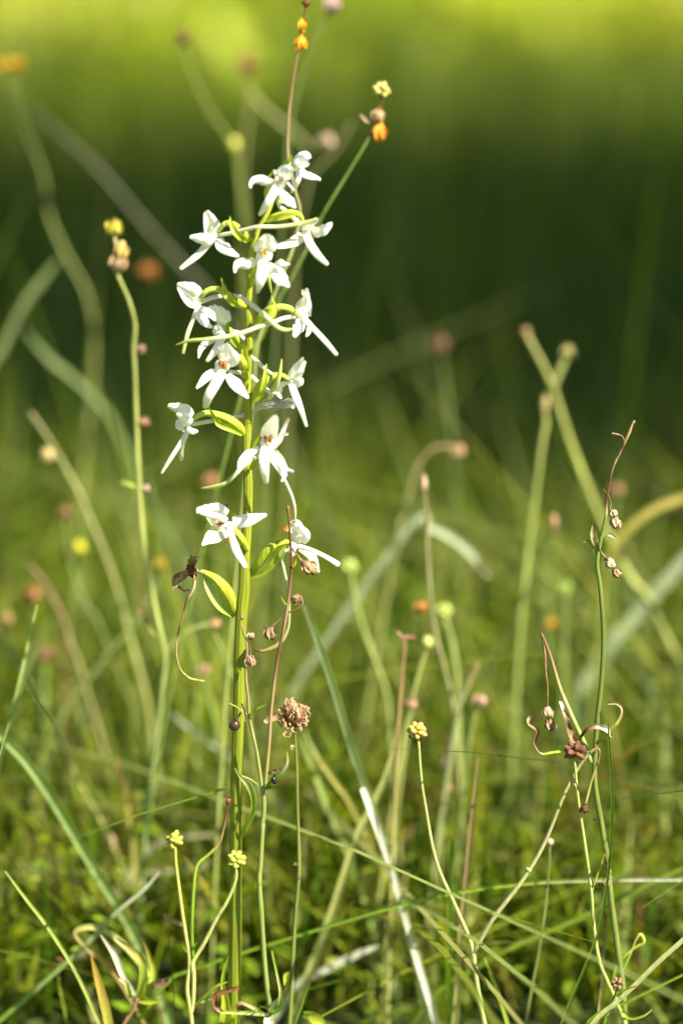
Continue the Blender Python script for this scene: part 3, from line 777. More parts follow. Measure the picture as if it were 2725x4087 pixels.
# withered flower on its swollen ovary
wf = opart('withered_flower', 'dry', orchid, MB().blob(at(ZD, (318, 578), -0.001), 0.0014, BROWN, rough=0.3, squash=(1, 1, 1.2)))
for pts, wd, c_ in [([(330, 575, 0), (265, 615, -2), (215, 670, -3), (180, 735, -4)], [22, 56, 46, 14], [BROWN, TAN, TAN]),
                    ([(310, 580, 0), (245, 610, 2), (195, 640, 3), (178, 700, 3)], [18, 40, 40, 16], [BROWN, (0.3, 0.16, 0.06), TAN]),
                    ([(320, 565, 0), (310, 510, -2), (335, 480, -3), (385, 480, -3)], [22, 40, 28, 8], [(0.28, 0.12, 0.05), TAN]),
                    ([(330, 565, 0), (350, 520, -2), (355, 490, -2)], [24, 40, 20], [BROWN, TAN]),
                    ([(312, 560, 0), (316, 500, 0), (322, 462, 0)], [18, 14, 8], DBROWN),
                    ([(330, 590, 0), (340, 630, 0), (325, 665, -1)], [26, 34, 10], BROWN),
                    ([(232, 715, 0), (260, 745, 0), (297, 740, 0)], [22, 20, 26], DBROWN)]:
    opart('withered_petal', 'dry', wf, px_ribbon(ZD, pts, wd, -0.001, c_, cup=0.35, ruffle=0.25, n=6, per=6, tilt=random.uniform(-.5, .5)))
opart('withered_petal', 'dry', wf, px_tube(ZD, [(240, 640), (215, 690), (232, 718)], [20, 26, 14], -0.002, BROWN, wob=0.2))
opart('spur', 'dry', wf, px_tube(ZD, [(335, 600), (345, 680), (325, 750), (285, 820), (258, 920), (225, 1040), (208, 1140), (206, 1250), (235, 1355), (300, 1420), (360, 1440), (422, 1447)],
                                 [22, 25, 24, 18, 16, 14, 13, 13, 15, 17, 20, 10], -0.001, [TAN, (0.45, 0.40, 0.2), BROWN, (0.3, 0.16, 0.05), (0.4, 0.26, 0.1), (0.3, 0.26, 0.09), (0.4, 0.36, 0.1), (0.62, 0.5, 0.14)], n=8, per=4, wob=0.04))
opart('ovary', 'green', wf, px_tube(ZD, [(665, 925, 1), (605, 770, -2), (525, 665, -3), (435, 605, -2), (335, 578, 0)], [46, 96, 78, 46, 30], 0.0, [OVARY, OVARY, OVARY, STRAW], n=18, per=5, ribs=6, ribd=0.10))
opart('bract', 'leaf', orchid, px_ribbon(ZD, [(655, 945, 0), (550, 850, -3), (465, 730, -4), (440, 640, -3), (445, 560, -2)], [26, 92, 70, 44, 8], 0.001, [BRACT, (0.42, 0.50, 0.20), BRACT], cup=0.2, tilt=-0.2, n=7))
# stem leaves
opart('leaf', 'leaf', orchid, px_ribbon(ZE, [(715, 1260, -1), (745, 1190, -2), (795, 1090, -4), (812, 970, -5), (780, 860, -6), (700, 775, -7), (665, 722, -8)], [20, 46, 42, 44, 56, 22, 14], -0.001, [BRACT, G2, G2, (0.42, 0.47, 0.2), STRAW], cup=0.18, tilt=0.35, n=7, per=6))
lf = px_ribbon(ZF, [(600, 1640, -3), (600, 1500, -4), (590, 1380, -4), (570, 1250, -4), (585, 1140, -4), (612, 1040, -4)], [110, 100, 60, 36, 26, 6], -0.001, [G2, OVARY, G2, BRACT], cup=0.3, tilt=0.2, n=7, per=6)
opart('leaf', 'leaf', orchid, lf)
Pb = to_ground(path(ZF, [(600, 1568, 0), (590, 1640, 0)], -0.002))
opart('leaf', 'leaf', orchid, MB().ribbon([at(ZF, (640, 1480), -0.0035), at(ZF, (600, 1568), -0.0045), Vector((OB.x - 0.002, -0.006, 0.012)), Vector((OB.x - 0.001, -0.002, -0.004))], [0.0015, 0.0048, 0.006, 0.003], [OVARY, G2, BRACT], cup=0.3, n=7))

# ------------------------------------------------------------------ silk under the tenth flower
mb = MB()
rs = random.Random(4)
for k in range(46):
    a = (rs.uniform(330, 600), rs.uniform(1100, 1270)); b = (rs.uniform(880, 1000), rs.uniform(1080, 1290))
    if rs.random() < .3:
        a = (rs.uniform(240, 420), rs.uniform(1220, 1320))
    sag = rs.uniform(10, 60)
    pts = [(a[0], a[1], rs.uniform(-5, 1)), ((a[0] + b[0]) / 2, (a[1] + b[1]) / 2 + sag, rs.uniform(-5, 1)), (b[0], b[1], rs.uniform(-8, -4))]
    mb.tube(path(Z6, pts, 0), [size(Z6, rs.uniform(2.0, 5), 0)] * 3, (0.45, 0.42, 0.38), n=4, per=3, caps=False)
for p0, p1 in (((980, 1260), (300, 1585)), ((930, 1290), (500, 1480))):
    mb.tube(path(Z6, [p0 + (-7,), ((p0[0] + p1[0]) / 2, (p0[1] + p1[1]) / 2 + 15, -6), p1 + (-5,)], 0), [size(Z6, 2.2, 0)] * 3, (0.5, 0.5, 0.48), n=4, per=3, caps=False)
web = mb.build('spider_web', 'silk')
tag(web, 'wispy grey spider silk slung beneath a white orchid flower', 'spider web')

# ================================================================== NEIGHBOURING PLANTS
class Plant:
    def __init__(self, name, label, category, Z, pts, wd, Y, col, group=None, mat='green', dybase=0.0, ground=True, rootw=None, lean=0.6, per=4):
        P = path(Z, pts, Y)
        n0 = len(P)
        if ground:
            P = to_ground(P, lean)
        if len(P) > n0:
            P[-1].y += dybase; P[-2].y += dybase * .4
        W = [size(Z, a, Y) / 2 for a in wd]
        if len(W) == 1:
            W = [W[0] * (0.72 + 0.42 * i / n0) * random.uniform(.9, 1.12) for i in range(n0)]
            c4 = lerp_list(cols(col), 2 * n0)
            col = [tuple(q * f for q in c) for c, f in ((c, random.uniform(.78, 1.18)) for c in c4)]
        W += [rootw or W[-1]] * (len(P) - len(W))
        self.base = P[-1].copy()
        self.Y = Y
        self.root = empty(name, self.base)
        tag(self.root, label, category, group)
        self.stem = MB().tube(P, W, col, n=8, per=per, wob=0.03).build('stem', mat, self.root, self.base)

    def tube(self, name, mat, Z, pts, wd, col, parent=None, Y=None, **k):
        k.setdefault('wob', 0.04)
        return px_tube(Z, pts, wd, self.Y if Y is None else Y, col, **k).build(name, mat, parent or self.root, self.base)

    def leaf(self, Z, pts, wd, col, mat='leaf', name='leaf', Y=None, **k):
        return px_ribbon(Z, pts, wd, self.Y if Y is None else Y, col, **k).build(name, mat, self.root, self.base)

    def blob(self, name, mat, Z, p, r, col, parent=None, dy=0.0, **k):
        c = at(Z, p, self.Y + dy)
        return MB().blob(c, size(Z, r, self.Y), col, **k).build(name, mat, parent or self.root, self.base)

    def capsule(self, Z, p, r, col=TAN, ax=(0.2, -0.3, -1), pedicel=None, seed=0, long=1.2):
        """a dry seed capsule with ragged sepals"""
        rnd = random.Random(seed)
        c = self.blob('seed_capsule', 'dry', Z, p, r * 0.8, [DBROWN, col, col, BROWN], ax=ax, squash=(1, 1, long), rough=0.22, seed=seed, seg=10, rings=8)
        cc = at(Z, p, self.Y)
        rr = size(Z, r, self.Y)
        A = Vector(ax).normalized()
        e1 = A.orthogonal().normalized(); e2 = A.cross(e1)
        for k in range(5):
            a = k * 1.2566 + rnd.random()
            o_ = e1 * math.cos(a) + e2 * math.sin(a)
            pts = [cc - A * rr * 0.55 + o_ * rr * 0.3, cc + o_ * rr * 0.78 + A * rr * rnd.uniform(-.1, .2), cc + o_ * rr * rnd.uniform(.45, .8) + A * rr * rnd.uniform(.6, 1.0)]
            MB().ribbon(pts, [rr * .45, rr * .65, rr * .2], [BROWN, col, (col[0] * 1.25, col[1] * 1.2, col[2] * 1.1)], cup=0.3, ruffle=0.2, n=4, per=3).build('sepal', 'dry', c, self.base)
        if pedicel:
            self.tube('pedicel', 'dry', Z, pedicel, [max(6, r * .25)] * len(pedicel), [BROWN, TAN])
        return c

    def achenes(self, Z, p, r, col, n=18, seed=1, long=1.1, only=None, mat='seed'):
        """a buttercup seed head: plump beaked achenes round a core"""
        rnd = random.Random(seed)
        cc = at(Z, p, self.Y)
        rr = size(Z, r, self.Y)
        core = self.blob('seed_head', mat, Z, p, r * 0.5, (col[0] * .8, col[1] * .8, col[2]), rough=0.1, seed=seed)
        mes = None
        for k in range(n):
            z = 1 - 1.75 * (k + .5) / n
            a = k * 2.39996 + rnd.uniform(-.2, .2)
            s = math.sqrt(max(0, 1 - z * z))
            dv = Vector((s * math.cos(a), s * math.sin(a), z))
            if only and not only(dv):
                continue
            if mes is None:
                mm = MB().blob(Vector((0, 0, 0)), rr * 0.36, [(col[0] * .7, col[1] * .9, col[2]), col, (min(.8, col[0] * 1.3), min(.8, col[1] * 1.3), col[2] * 1.8)], squash=(0.95, 0.8, long), seg=8, rings=6, beak=0.12)
                o = mm.build('achene', mat, core)
                mes = o.data
            else:
                o = bpy.data.objects.new('achene', mes); COL.objects.link(o); o.parent = core
            o.location = (cc + dv * rr * 0.62) - self.base
            o.rotation_mode = 'QUATERNION'
            o.rotation_quaternion = (dv + Vector((rnd.uniform(-.3, .3), rnd.uniform(-.3, .3), rnd.uniform(-.1, .4)))).to_track_quat('Z', 'Y')
            q = rnd.uniform(.85, 1.12); o.scale = (q, q, q)
        return core

ZG = (2025, 1600, .51020); ZH = (2025, 2800, .54730)

# dry forked wildflower leaning on the orchid
a = Plant('dry_wildflower', 'thin forked wildflower gone to seed, entwined in front of the orchid stem', 'wildflower', ZF,
          [(880, 0), (862, 300), (852, 450), (868, 700), (890, 1050), (915, 1300), (940, 1490)], [38, 40, 42, 42, 40, 42, 46], -0.006, [(0.24, 0.28, 0.07), (0.22, 0.27, 0.07)])
a.tube('branch', 'green', ZE, [(870, 1200), (888, 1050), (885, 930), (868, 840), (850, 700), (820, 530), (790, 400), (772, 290), (763, 150), (748, 20), (750, -120), (757, -230), (735, -330), (716, -400)], [40, 40, 36, 30, 28, 26, 25, 26, 24, 24, 20, 18, 16, 14], [(0.24, 0.28, 0.07), (0.25, 0.28, 0.07), (0.32, 0.32, 0.10), TAN, TAN])
a.tube('branch', 'green', ZE, [(885, 930), (900, 830), (912, 700), (930, 500), (942, 300), (962, 100), (975, 0), (1003, -190), (1042, -370), (1076, -570), (1092, -730), (1104, -890), (1096, -1040), (1086, -1220), (1075, -1330)], [34, 30, 30, 28, 28, 27, 26, 25, 25, 26, 22, 22, 20, 20, 26], [(0.26, 0.29, 0.08), (0.32, 0.28, 0.10), TAN, TAN, BROWN, TAN, BROWN, BROWN, (0.28, 0.13, 0.05)])
a.leaf(ZE, [(768, 300, 0), (705, 250, -1), (620, 208, -2)], [16, 18, 10], G2, cup=.2)
a.leaf(ZE, [(778, 305, 0), (825, 252, -2), (905, 220, -3)], [22, 26, 10], G2, cup=.25)
a.leaf(ZE, [(745, 350, -1), (738, 290, -2), (715, 215, -3)], [16, 18, 14], [STRAW, DBROWN], mat='dry', cup=.25)
a.leaf(ZE, [(898, 870, 0), (970, 795, -2), (1045, 735, -3), (1078, 670, -3), (1074, 590, -2)], [24, 28, 26, 24, 12], [G1, G1, STRAW, G1], cup=.3)
a.leaf(ZE, [(905, 872, 0), (960, 862, -3), (1012, 850, -5)], [26, 28, 10], G3, cup=.3)
a.leaf(ZE, [(925, 760, 0), (970, 738, -1), (1025, 725, -2)], [30, 26, 10], TAN, mat='dry', cup=.3, ruffle=.3)
a.leaf(ZE, [(848, 845, 0), (780, 800, -1), (700, 765, -2), (668, 722, -2)], [14, 14, 12, 20], [G2, STRAW, TAN], cup=.2)
a.leaf(ZF, [(935, 1500, 0), (820, 1485, -3), (690, 1480, -5), (560, 1474, -7)], [22, 34, 30, 26], [G4, G2], cup=.25)
a.leaf(ZF, [(560, 1474, -7), (515, 1430, -8), (505, 1350, -8), (580, 1315, -8), (680, 1288, -8)], [26, 44, 40, 40, 30], [TAN, BROWN, BROWN, BROWN], mat='dry', cup=.35, ruffle=.25)
a.leaf(ZF, [(890, 1490, 0), (800, 1435, -2), (715, 1400, -4), (682, 1430, -5), (690, 1462, -5)], [24, 36, 34, 30, 24], [G2, STRAW, BROWN, DBROWN], cup=.3)
a.leaf(ZF, [(940, 1490, 0), (1005, 1440, -3), (1020, 1330, -4), (1005, 1240, -4), (980, 1120, -3), (955, 1000, -3)], [26, 44, 30, 22, 20, 18], [G1, G1, STRAW, G2, G2], cup=.3)
a.leaf(ZF, [(925, 1480, 0), (990, 1390, -2), (1060, 1320, -3), (1085, 1240, -3)], [20, 36, 40, 36], [PALE, G3, DBROWN], cup=.3)
a.leaf(ZF, [(1062, 1265, -3), (1065, 1190, -3), (1092, 1158, -3)], [34, 50, 12], [OVARY, OVARY, BROWN], cup=.3)
a.leaf(ZF, [(920, 1520, -2), (935, 1580, -6), (950, 1650, -8)], [50, 90, 60], [PALE, STRAW, BROWN], mat='dry', cup=.25)
a.capsule(ZD, (1140, 808), 44, TAN, ax=(0.5, -.4, 0.3), pedicel=[(1085, 910), (1150, 880), (1190, 845), (1180, 790)], seed=2)
a.capsule(ZD, (935, 1070), 56, (0.26, 0.18, 0.09), ax=(0.2, -.3, -1), pedicel=[(1065, 925), (1010, 970), (950, 1022)], seed=3)
a.capsule(ZD, (1240, 555), 58, TAN, ax=(0.5, -.3, -.9), pedicel=[(1100, 400), (1150, 465), (1190, 515)], seed=4, long=1.4)
a.capsule(ZD, (785, 1285), 46, (0.45, 0.30, 0.18), ax=(0.1, -.3, -1), pedicel=[(775, 1150), (782, 1200), (786, 1250)], seed=5)
a.capsule(ZD, (785, 1095), 34, (0.46, 0.38, 0.22), ax=(0.1, -.2, 1), seed=6)
a.capsule(ZD, (718, 950), 20, TAN, ax=(0, -.2, 1), seed=7)
a.leaf(ZD, [(1075, 850, 0), (1050, 825, -1), (1025, 785, -2)], [20, 22, 10], G2, cup=.2)
a.leaf(ZD, [(1110, 560, 0), (1130, 530, -1), (1140, 495, -2)], [16, 24, 10], YEL, cup=.2)
a.leaf(ZD, [(755, 1140, 0), (740, 1110, -1), (718, 1075, -2)], [16, 18, 8], G2, cup=.2)
c_ = a.blob('seed_pod', 'seed', ZE, (660, 382), 46, [(0.07, 0.04, 0.02), (0.05, 0.03, 0.015)], ax=(0.4, -.2, 0.9), seg=16, rings=12)
a.tube('pedicel', 'dry', ZE, [(708, 285), (690, 310), (668, 345)], [14, 20, 30], (0.09, 0.05, 0.03))
bs = MB().blob(at(ZE, (966, 812), -0.009), size(ZE, 22, 0), (0.012, 0.012, 0.014), ax=(0.2, 0, -1), squash=(1, 1, 1.5), seg=12, rings=8)
bs.blob(at(ZE, (972, 772), -0.009), size(ZE, 12, 0), (0.012, 0.012, 0.014), seg=10, rings=6)
for k in range(3):
    for s in (-1, 1):
        bs.tube(path(ZE, [(966, 795 + k * 14), (966 + s * 26, 792 + k * 17), (966 + s * 32, 806 + k * 18)], -0.009), [0.00008] * 3, (0.01, 0.01, 0.01), n=4, per=1)
tag(bs.build('beetle', 'seed'), 'tiny glossy black beetle clinging to a leaf axil of the forked wildflower', 'beetle')

# dried clover head
a = Plant('clover_stalk', 'straight stalk topped by a shaggy brown dried clover head', 'clover', ZE,
          [(1122, 330), (1132, 470), (1145, 700), (1150, 1000), (1160, 1300), (1160, 1560), (1135, 1850), (1115, 2200), (1098, 2568), (1088, 2720)], [16, 18, 22, 24, 26, 28, 30, 30, 32, 34], 0.006, [(0.20, 0.20, 0.05), (0.20, 0.23, 0.05), (0.20, 0.25, 0.05)])
hd = a.blob('flower_head', 'dry', ZE, (1120, 300), 82, [DBROWN, BROWN, TAN], rough=0.15, squash=(1, 1, 1.2), seed=3)
rs = random.Random(9)
cc = at(ZE, (1120, 300), 0.006); rr = size(ZE, 92, 0)
meshes = []
for v in range(6):
    mm = MB()
    q = rs.uniform(.8, 1.1)
    pts = [Vector((0, 0, 0)), Vector((rs.uniform(-.1, .1), 0, .32)) * rr, Vector((rs.uniform(-.25, .25), rs.uniform(-.2, .2), .62)) * rr, Vector((rs.uniform(-.45, .45), rs.uniform(-.4, .4), .72)) * rr, Vector((rs.uniform(-.5, .5), rs.uniform(-.5, .5), .50)) * rr]
    mm.tube(pts, [rr * .10, rr * .09, rr * .075, rr * .06, rr * .03], [BROWN, (0.40, 0.22, 0.10), (0.52, 0.36, 0.20), (0.55, 0.42, 0.26)], n=5, per=3, flat=.6)
    meshes.append(mm)
first = []
for k in range(78):
    z = rs.uniform(-.85, 1); an = rs.uniform(0, 6.28); s = math.sqrt(1 - z * z)
    dv = Vector((s * math.cos(an), s * math.sin(an), z))
    if k < 6:
        o = meshes[k].build('floret', 'dry', hd); first.append(o.data)
    else:
        o = bpy.data.objects.new('floret', first[k % 6]); COL.objects.link(o); o.parent = hd
    o.location = cc + Vector((dv.x, dv.y, dv.z * 1.2)) * rr * .62 - a.base
    o.rotation_mode = 'QUATERNION'
    o.rotation_quaternion = (dv + Vector((rs.gauss(0, .3), rs.gauss(0, .3), rs.gauss(-.1, .3)))).to_track_quat('Z', 'Y') @ Vector((0, 0, 1)).rotation_difference(Vector((0, 0, 1)))
    q = rs.uniform(.7, 1.25); o.scale = (q, q, q)
a.leaf(ZE, [(1060, 420, -2), (1050, 455, -3), (1088, 465, -4), (1110, 430, -4)], [16, 22, 18, 14], TAN, mat='dry', name='bract', cup=.3)
a.leaf(ZE, [(1010, 300, -1), (960, 320, -2), (905, 350, -3)], [40, 60, 40], [BROWN, TAN], mat='dry', name='bract', cup=.3, ruffle=.4)
a.leaf(ZE, [(1130, 545, 0), (1105, 545, -1), (1112, 572, -2)], [14, 18, 10], TAN, mat='dry', name='bract', cup=.3)
a.leaf(ZE, [(1155, 1470, 0), (1135, 1465, -1), (1125, 1478, -2)], [16, 20, 10], (0.16, 0.09, 0.05), mat='dry', name='bract', cup=.3)

# buttercup with two green seed heads, left of the orchid foot
a = Plant('buttercup', 'slender buttercup with two pale green seed heads at the orchid foot', 'buttercup', ZF,
          [(195, 175), (200, 300), (225, 500), (258, 750), (298, 1000), (302, 1130), (288, 1300), (312, 1460), (325, 1568)], [24, 24, 26, 28, 28, 22, 34, 32, 34], -0.004, [YEL, (0.50, 0.50, 0.16), (0.46, 0.48, 0.16), (0.4, 0.42, 0.14)])
a.tube('branch', 'green', ZF, [(672, 350), (668, 440), (605, 600), (515, 750), (425, 930), (345, 1060), (330, 1110), (340, 1200), (335, 1400), (318, 1490)], [20, 24, 28, 30, 32, 32, 40, 34, 30, 30], [(0.46, 0.48, 0.14), (0.48, 0.50, 0.18)])
a.tube('branch', 'green', ZF, [(612, -180), (600, -110), (580, 10), (540, 150), (450, 250), (365, 330), (340, 500), (325, 800), (332, 1040)], [16, 16, 18, 22, 26, 26, 28, 28, 30], [BROWN, BROWN, (0.36, 0.2, 0.08), G2, G2, G1, G1])
a.blob('dry_tip', 'dry', ZF, (612, -180), 24, [BROWN, (0.38, 0.15, 0.08)], rough=0.25, squash=(1, 1, 1.3))
a.leaf(ZF, [(332, 1440, 0), (430, 1350, -2), (520, 1270, -3), (600, 1240, -3)], [24, 26, 24, 8], G2, cup=.3)
a.leaf(ZF, [(340, 1440, 0), (420, 1390, 2), (500, 1365, 3)], [16, 18, 6], G1, cup=.3)
a.leaf(ZF, [(300, 1010, 0), (275, 985, -1), (262, 950, -1)], [14, 16, 6], G1, cup=.3)
a.leaf(ZF, [(330, 1000, 0), (345, 965, -1), (362, 930, -1)], [14, 16, 6], G1, cup=.3)
a.achenes(ZF, (675, 285), 80, (0.38, 0.42, 0.05), n=17, seed=2)
a.achenes(ZF, (186, 125), 78, (0.42, 0.41, 0.05), n=16, seed=5, only=lambda d: d.z < .3 or abs(d.x) < .45)

# buttercup with the arching dry branch, right
a = Plant('buttercup', 'lanky forked buttercup with one yellowing seed head and an arching bent branch', 'buttercup', FULL,
          [(960, 1695), (966, 1780), (976, 1850), (1000, 1975), (1040, 2070), (1075, 2150), (1086, 2190), (1096, 2270), (1112, 2352)], [6.5, 6.5, 7, 8, 9, 9.5, 11, 11, 12], -0.004, [(0.36, 0.38, 0.12), (0.42, 0.43, 0.17), (0.42, 0.43, 0.17), (0.36, 0.40, 0.13)])
a.tube('branch', 'green', FULL, [(1086, 2188), (1130, 2112, -2), (1200, 2020, -3), (1250, 1935, -3), (1300, 1812, -3), (1345, 1738, -2), (1372, 1720, -2), (1374, 1742, -3), (1358, 1790, -4), (1344, 1845, -5)], [11, 11, 10, 9, 8, 8, 7, 6, 6, 6], [(0.46, 0.46, 0.2), (0.46, 0.46, 0.2), (0.34, 0.30, 0.14), BROWN, (0.4, 0.4, 0.12)])
a.blob('dry_tip', 'dry', FULL, (1341, 1858), 9, [BROWN, DBROWN], rough=0.3, dy=-0.005)
a.achenes(FULL, (957, 1680), 24, (0.44, 0.34, 0.06), n=18, seed=8)
a.blob('dark_achene', 'seed', FULL, (944, 1690), 7, (0.07, 0.06, 0.02), dy=-0.001)
a.blob('node', 'green', FULL, (1212, 1998), 7, (0.44, 0.44, 0.18), dy=-0.003, rough=.2)

# plant with the star of brown pods
a = Plant('star_seed_stalk', 'wiry stalk with a star of split brown seed pods beside the tall green stem', 'wildflower', FULL,
          [(1318, 1742), (1326, 1830), (1345, 1960), (1357, 2052), (1362, 2120), (1376, 2210), (1410, 2290), (1432, 2345)], [6, 7, 8, 8, 8, 9, 10, 11], -0.008, [(0.40, 0.42, 0.13), (0.40, 0.42, 0.13), (0.28, 0.36, 0.10)])
core = a.achenes(FULL, (1318, 1726), 25, (0.17, 0.075, 0.035), n=15, seed=12, long=1.6, mat='dry')
a.leaf(ZH, [(490, 630, 0), (485, 595, -2), (500, 610, -3), (515, 655, -3)], [16, 18, 20, 12], TAN, mat='dry', cup=.4, ruffle=.3)
a.tube('branch', 'green', ZH, [(608, 1400), (640, 1300), (680, 1190), (705, 1115), (720, 1180), (735, 1270)], [18, 14, 13, 13, 12, 12], [G2, G2, BROWN, (0.25, 0.16, 0.1)], per=3)
a.capsule(ZH, (720, 1312), 30, (0.36, 0.26, 0.15), seed=31)
a.capsule(ZH, (645, 1340), 16, DBROWN, seed=32)
a.leaf(ZH, [(615, 1370, 0), (620, 1320, -1), (603, 1285, -2)], [12, 12, 6], BROWN, mat='dry', cup=.3)
a.leaf(ZH, [(730, 1255, 0), (738, 1245, -1), (752, 1268, -2)], [10, 12, 6], PINK, mat='dry', cup=.3)

# tall green plant with dry capsules, right
a = Plant('tall_campion', 'tall sturdy green stalk carrying drooping dry capsules and curled brown leaves', 'wildflower', ZG,
          [(768, 890), (742, 1020), (712, 1160), (697, 1280), (715, 1400), (728, 1520), (745, 1750), (745, 1950), (735, 2150), (718, 2330), (700, 2480), (680, 2780), (680, 2996), (733, 3318), (776, 3586), (808, 3907), (851, 4229), (894, 4551), (915, 4875)],
          [24, 26, 30, 36, 34, 34, 38, 38, 38, 40, 40, 42, 44, 44, 44, 46, 48, 48, 50], 0.000, [(0.20, 0.23, 0.05), (0.14, 0.19, 0.04), (0.15, 0.19, 0.04), (0.18, 0.22, 0.05), (0.15, 0.20, 0.04)])
a.tube('dry_top', 'dry', ZG, [(768, 890), (773, 800), (786, 700), (820, 530), (880, 400), (912, 330), (948, 250), (970, 190), (988, 160)], [24, 20, 16, 15, 18, 22, 24, 18, 20], [STRAW, BROWN, BROWN, TAN, DBROWN, TAN, TAN, STRAW])
a.tube('dry_twig', 'dry', ZG, [(908, 345), (905, 300), (882, 270), (815, 254)], [16, 15, 14, 14], [BROWN, BROWN, TAN])
a.capsule(ZG, (830, 875), 30, (0.50, 0.42, 0.27), seed=21, pedicel=[(742, 690), (785, 735), (805, 790), (800, 850)])
a.capsule(ZG, (842, 948), 48, (0.42, 0.32, 0.2), seed=22)
a.capsule(ZG, (800, 1270), 46, (0.5, 0.4, 0.24), ax=(.6, -.2, -.8), seed=23, pedicel=[(705, 1150), (735, 1190), (770, 1230)], long=1.3)
a.capsule(ZG, (852, 1345), 40, (0.36, 0.25, 0.14), ax=(.6, -.2, -.8), seed=24)
a.leaf(ZG, [(705, 1150, 0), (685, 1100, -2), (672, 1040, -3), (670, 970, -3)], [24, 50, 56, 26], [BROWN, STRAW, (0.36, 0.36, 0.12), DBROWN], mat='dry', cup=.3)
a.leaf(ZG, [(690, 1200, 0), (665, 1140, -1), (630, 1100, -2), (585, 1100, -3)], [24, 26, 22, 10], [G3, G1, G1, BROWN], cup=.3)
a.leaf(ZG, [(715, 1085, 0), (760, 1050, -2), (800, 1045, -3), (838, 1070, -3)], [10, 24, 30, 14], [G2, PALE, TAN], cup=.3)
a.tube('branch', 'green', ZH, [(605, 440), (562, 320), (500, 185), (430, 25), (375, -110), (305, -345), (245, -495)], [40, 40, 36, 32, 28, 26, 22], [(0.24, 0.32, 0.08), (0.30, 0.37, 0.10), (0.4, 0.4, 0.15), TAN, BROWN])
a.tube('dry_twig', 'dry', ZH, [(247, -490), (262, -420), (272, -320), (275, -230), (290, -100), (288, 0), (290, 60)], [18, 18, 17, 16, 14, 13, 13], [TAN, BROWN])
a.capsule(ZH, (288, 75), 44, (0.34, 0.25, 0.15), seed=25)
a.capsule(ZH, (312, 170), 46, (0.30, 0.20, 0.11), seed=26, pedicel=[(292, 60), (325, 110), (335, 160)])
a.leaf(ZH, [(385, 0, 0), (425, 90, -3), (440, 170, -4), (470, 240, -4), (505, 300, -3)], [20, 46, 36, 60, 26], [PALE, TAN, DBROWN, TAN, TAN], mat='dry', cup=.35, ruffle=.3)
a.leaf(ZH, [(480, 345, 0), (410, 356, -2), (320, 370, -3), (245, 375, -4), (198, 300, -5), (220, 215, -6), (160, 160, -6), (155, 125, -5), (182, 95, -5)], [14, 16, 18, 16, 20, 28, 32, 26, 20], [G2, G2, G2, TAN, BROWN, TAN, TAN, DBROWN], mat='dry', cup=.35)
a.leaf(ZH, [(510, 310, 0), (555, 225, -3), (640, 180, -4), (720, 200, -4), (758, 252, -4)], [18, 26, 36, 44, 20], [G3, BROWN, TAN, PALE, TAN], mat='dry', cup=.35, ruffle=.2)
a.leaf(ZH, [(640, 320, 0), (735, 225, -3), (815, 135, -4), (838, 60, -4), (800, 15, -3), (735, 12, -2)], [14, 22, 24, 24, 24, 22], [G1, G2, TAN, (0.36, 0.28, 0.18), TAN], mat='dry', cup=.35)
a.tube('branch', 'green', ZH, [(770, 2110), (768, 2020), (790, 1930), (860, 1850), (935, 1790), (985, 1765), (990, 1735), (966, 1698), (930, 1745), (885, 1860), (825, 1980)], [20, 22, 22, 22, 18, 22, 22, 24, 12, 16, 18], [G1, G1, G1, G2, G2, YEL, YEL, G2, G1])
a.blob('insect_gall', 'seed', ZH, (633, 856), 12, (0.015, 0.015, 0.012), dy=-0.002)

# one more brown star low at the right
a = Plant('star_seed_stalk', 'short stalk with a fuzzy brown star head low among crossing stems', 'wildflower', ZH,
          [(800, 2085), (770, 2180), (720, 2290), (700, 2352)], [16, 22, 26, 26], -0.022, [G3, G1])
a.achenes(ZH, (802, 2060), 48, (0.28, 0.16, 0.08), n=13, seed=14, long=1.6, mat='dry')
a.leaf(ZH, [(780, 2140, 0), (860, 2100, -3), (935, 2075, -5)], [14, 16, 8], G2, cup=.2)
a.leaf(ZH, [(790, 2170, 0), (840, 2260, -2), (900, 2310, -4), (990, 2292, -5), (1050, 2250, -5)], [16, 26, 24, 18, 10], G2, cup=.25)

# ------------------------------------------------------------------ single blades of grass one can pick out
def blade(label, Z, pts, wd, Y, col, group=None, ground=True, name='grass_blade', mat='leaf', lean=0.6, **k):
    P = path(Z, pts, Y)
    n0 = len(P)
    if ground:
        P = to_ground(P, lean)
    W = [size(Z, a_, Y) for a_ in wd]
    W += [W[-1]] * (len(P) - n0)
    k.setdefault('cup', 0.18); k.setdefault('tilt', random.uniform(-.5, .5)); k.setdefault('twist', random.uniform(-.5, .5))
    base = P[-1].copy()
    mb = MB().ribbon(P, W, col, tip=False, n=4, per=4, fold=0.12, **k)
    o = mb.build(name, mat, None, base)
    o.location = base
    tag(o, label, 'grass', group)
    return o

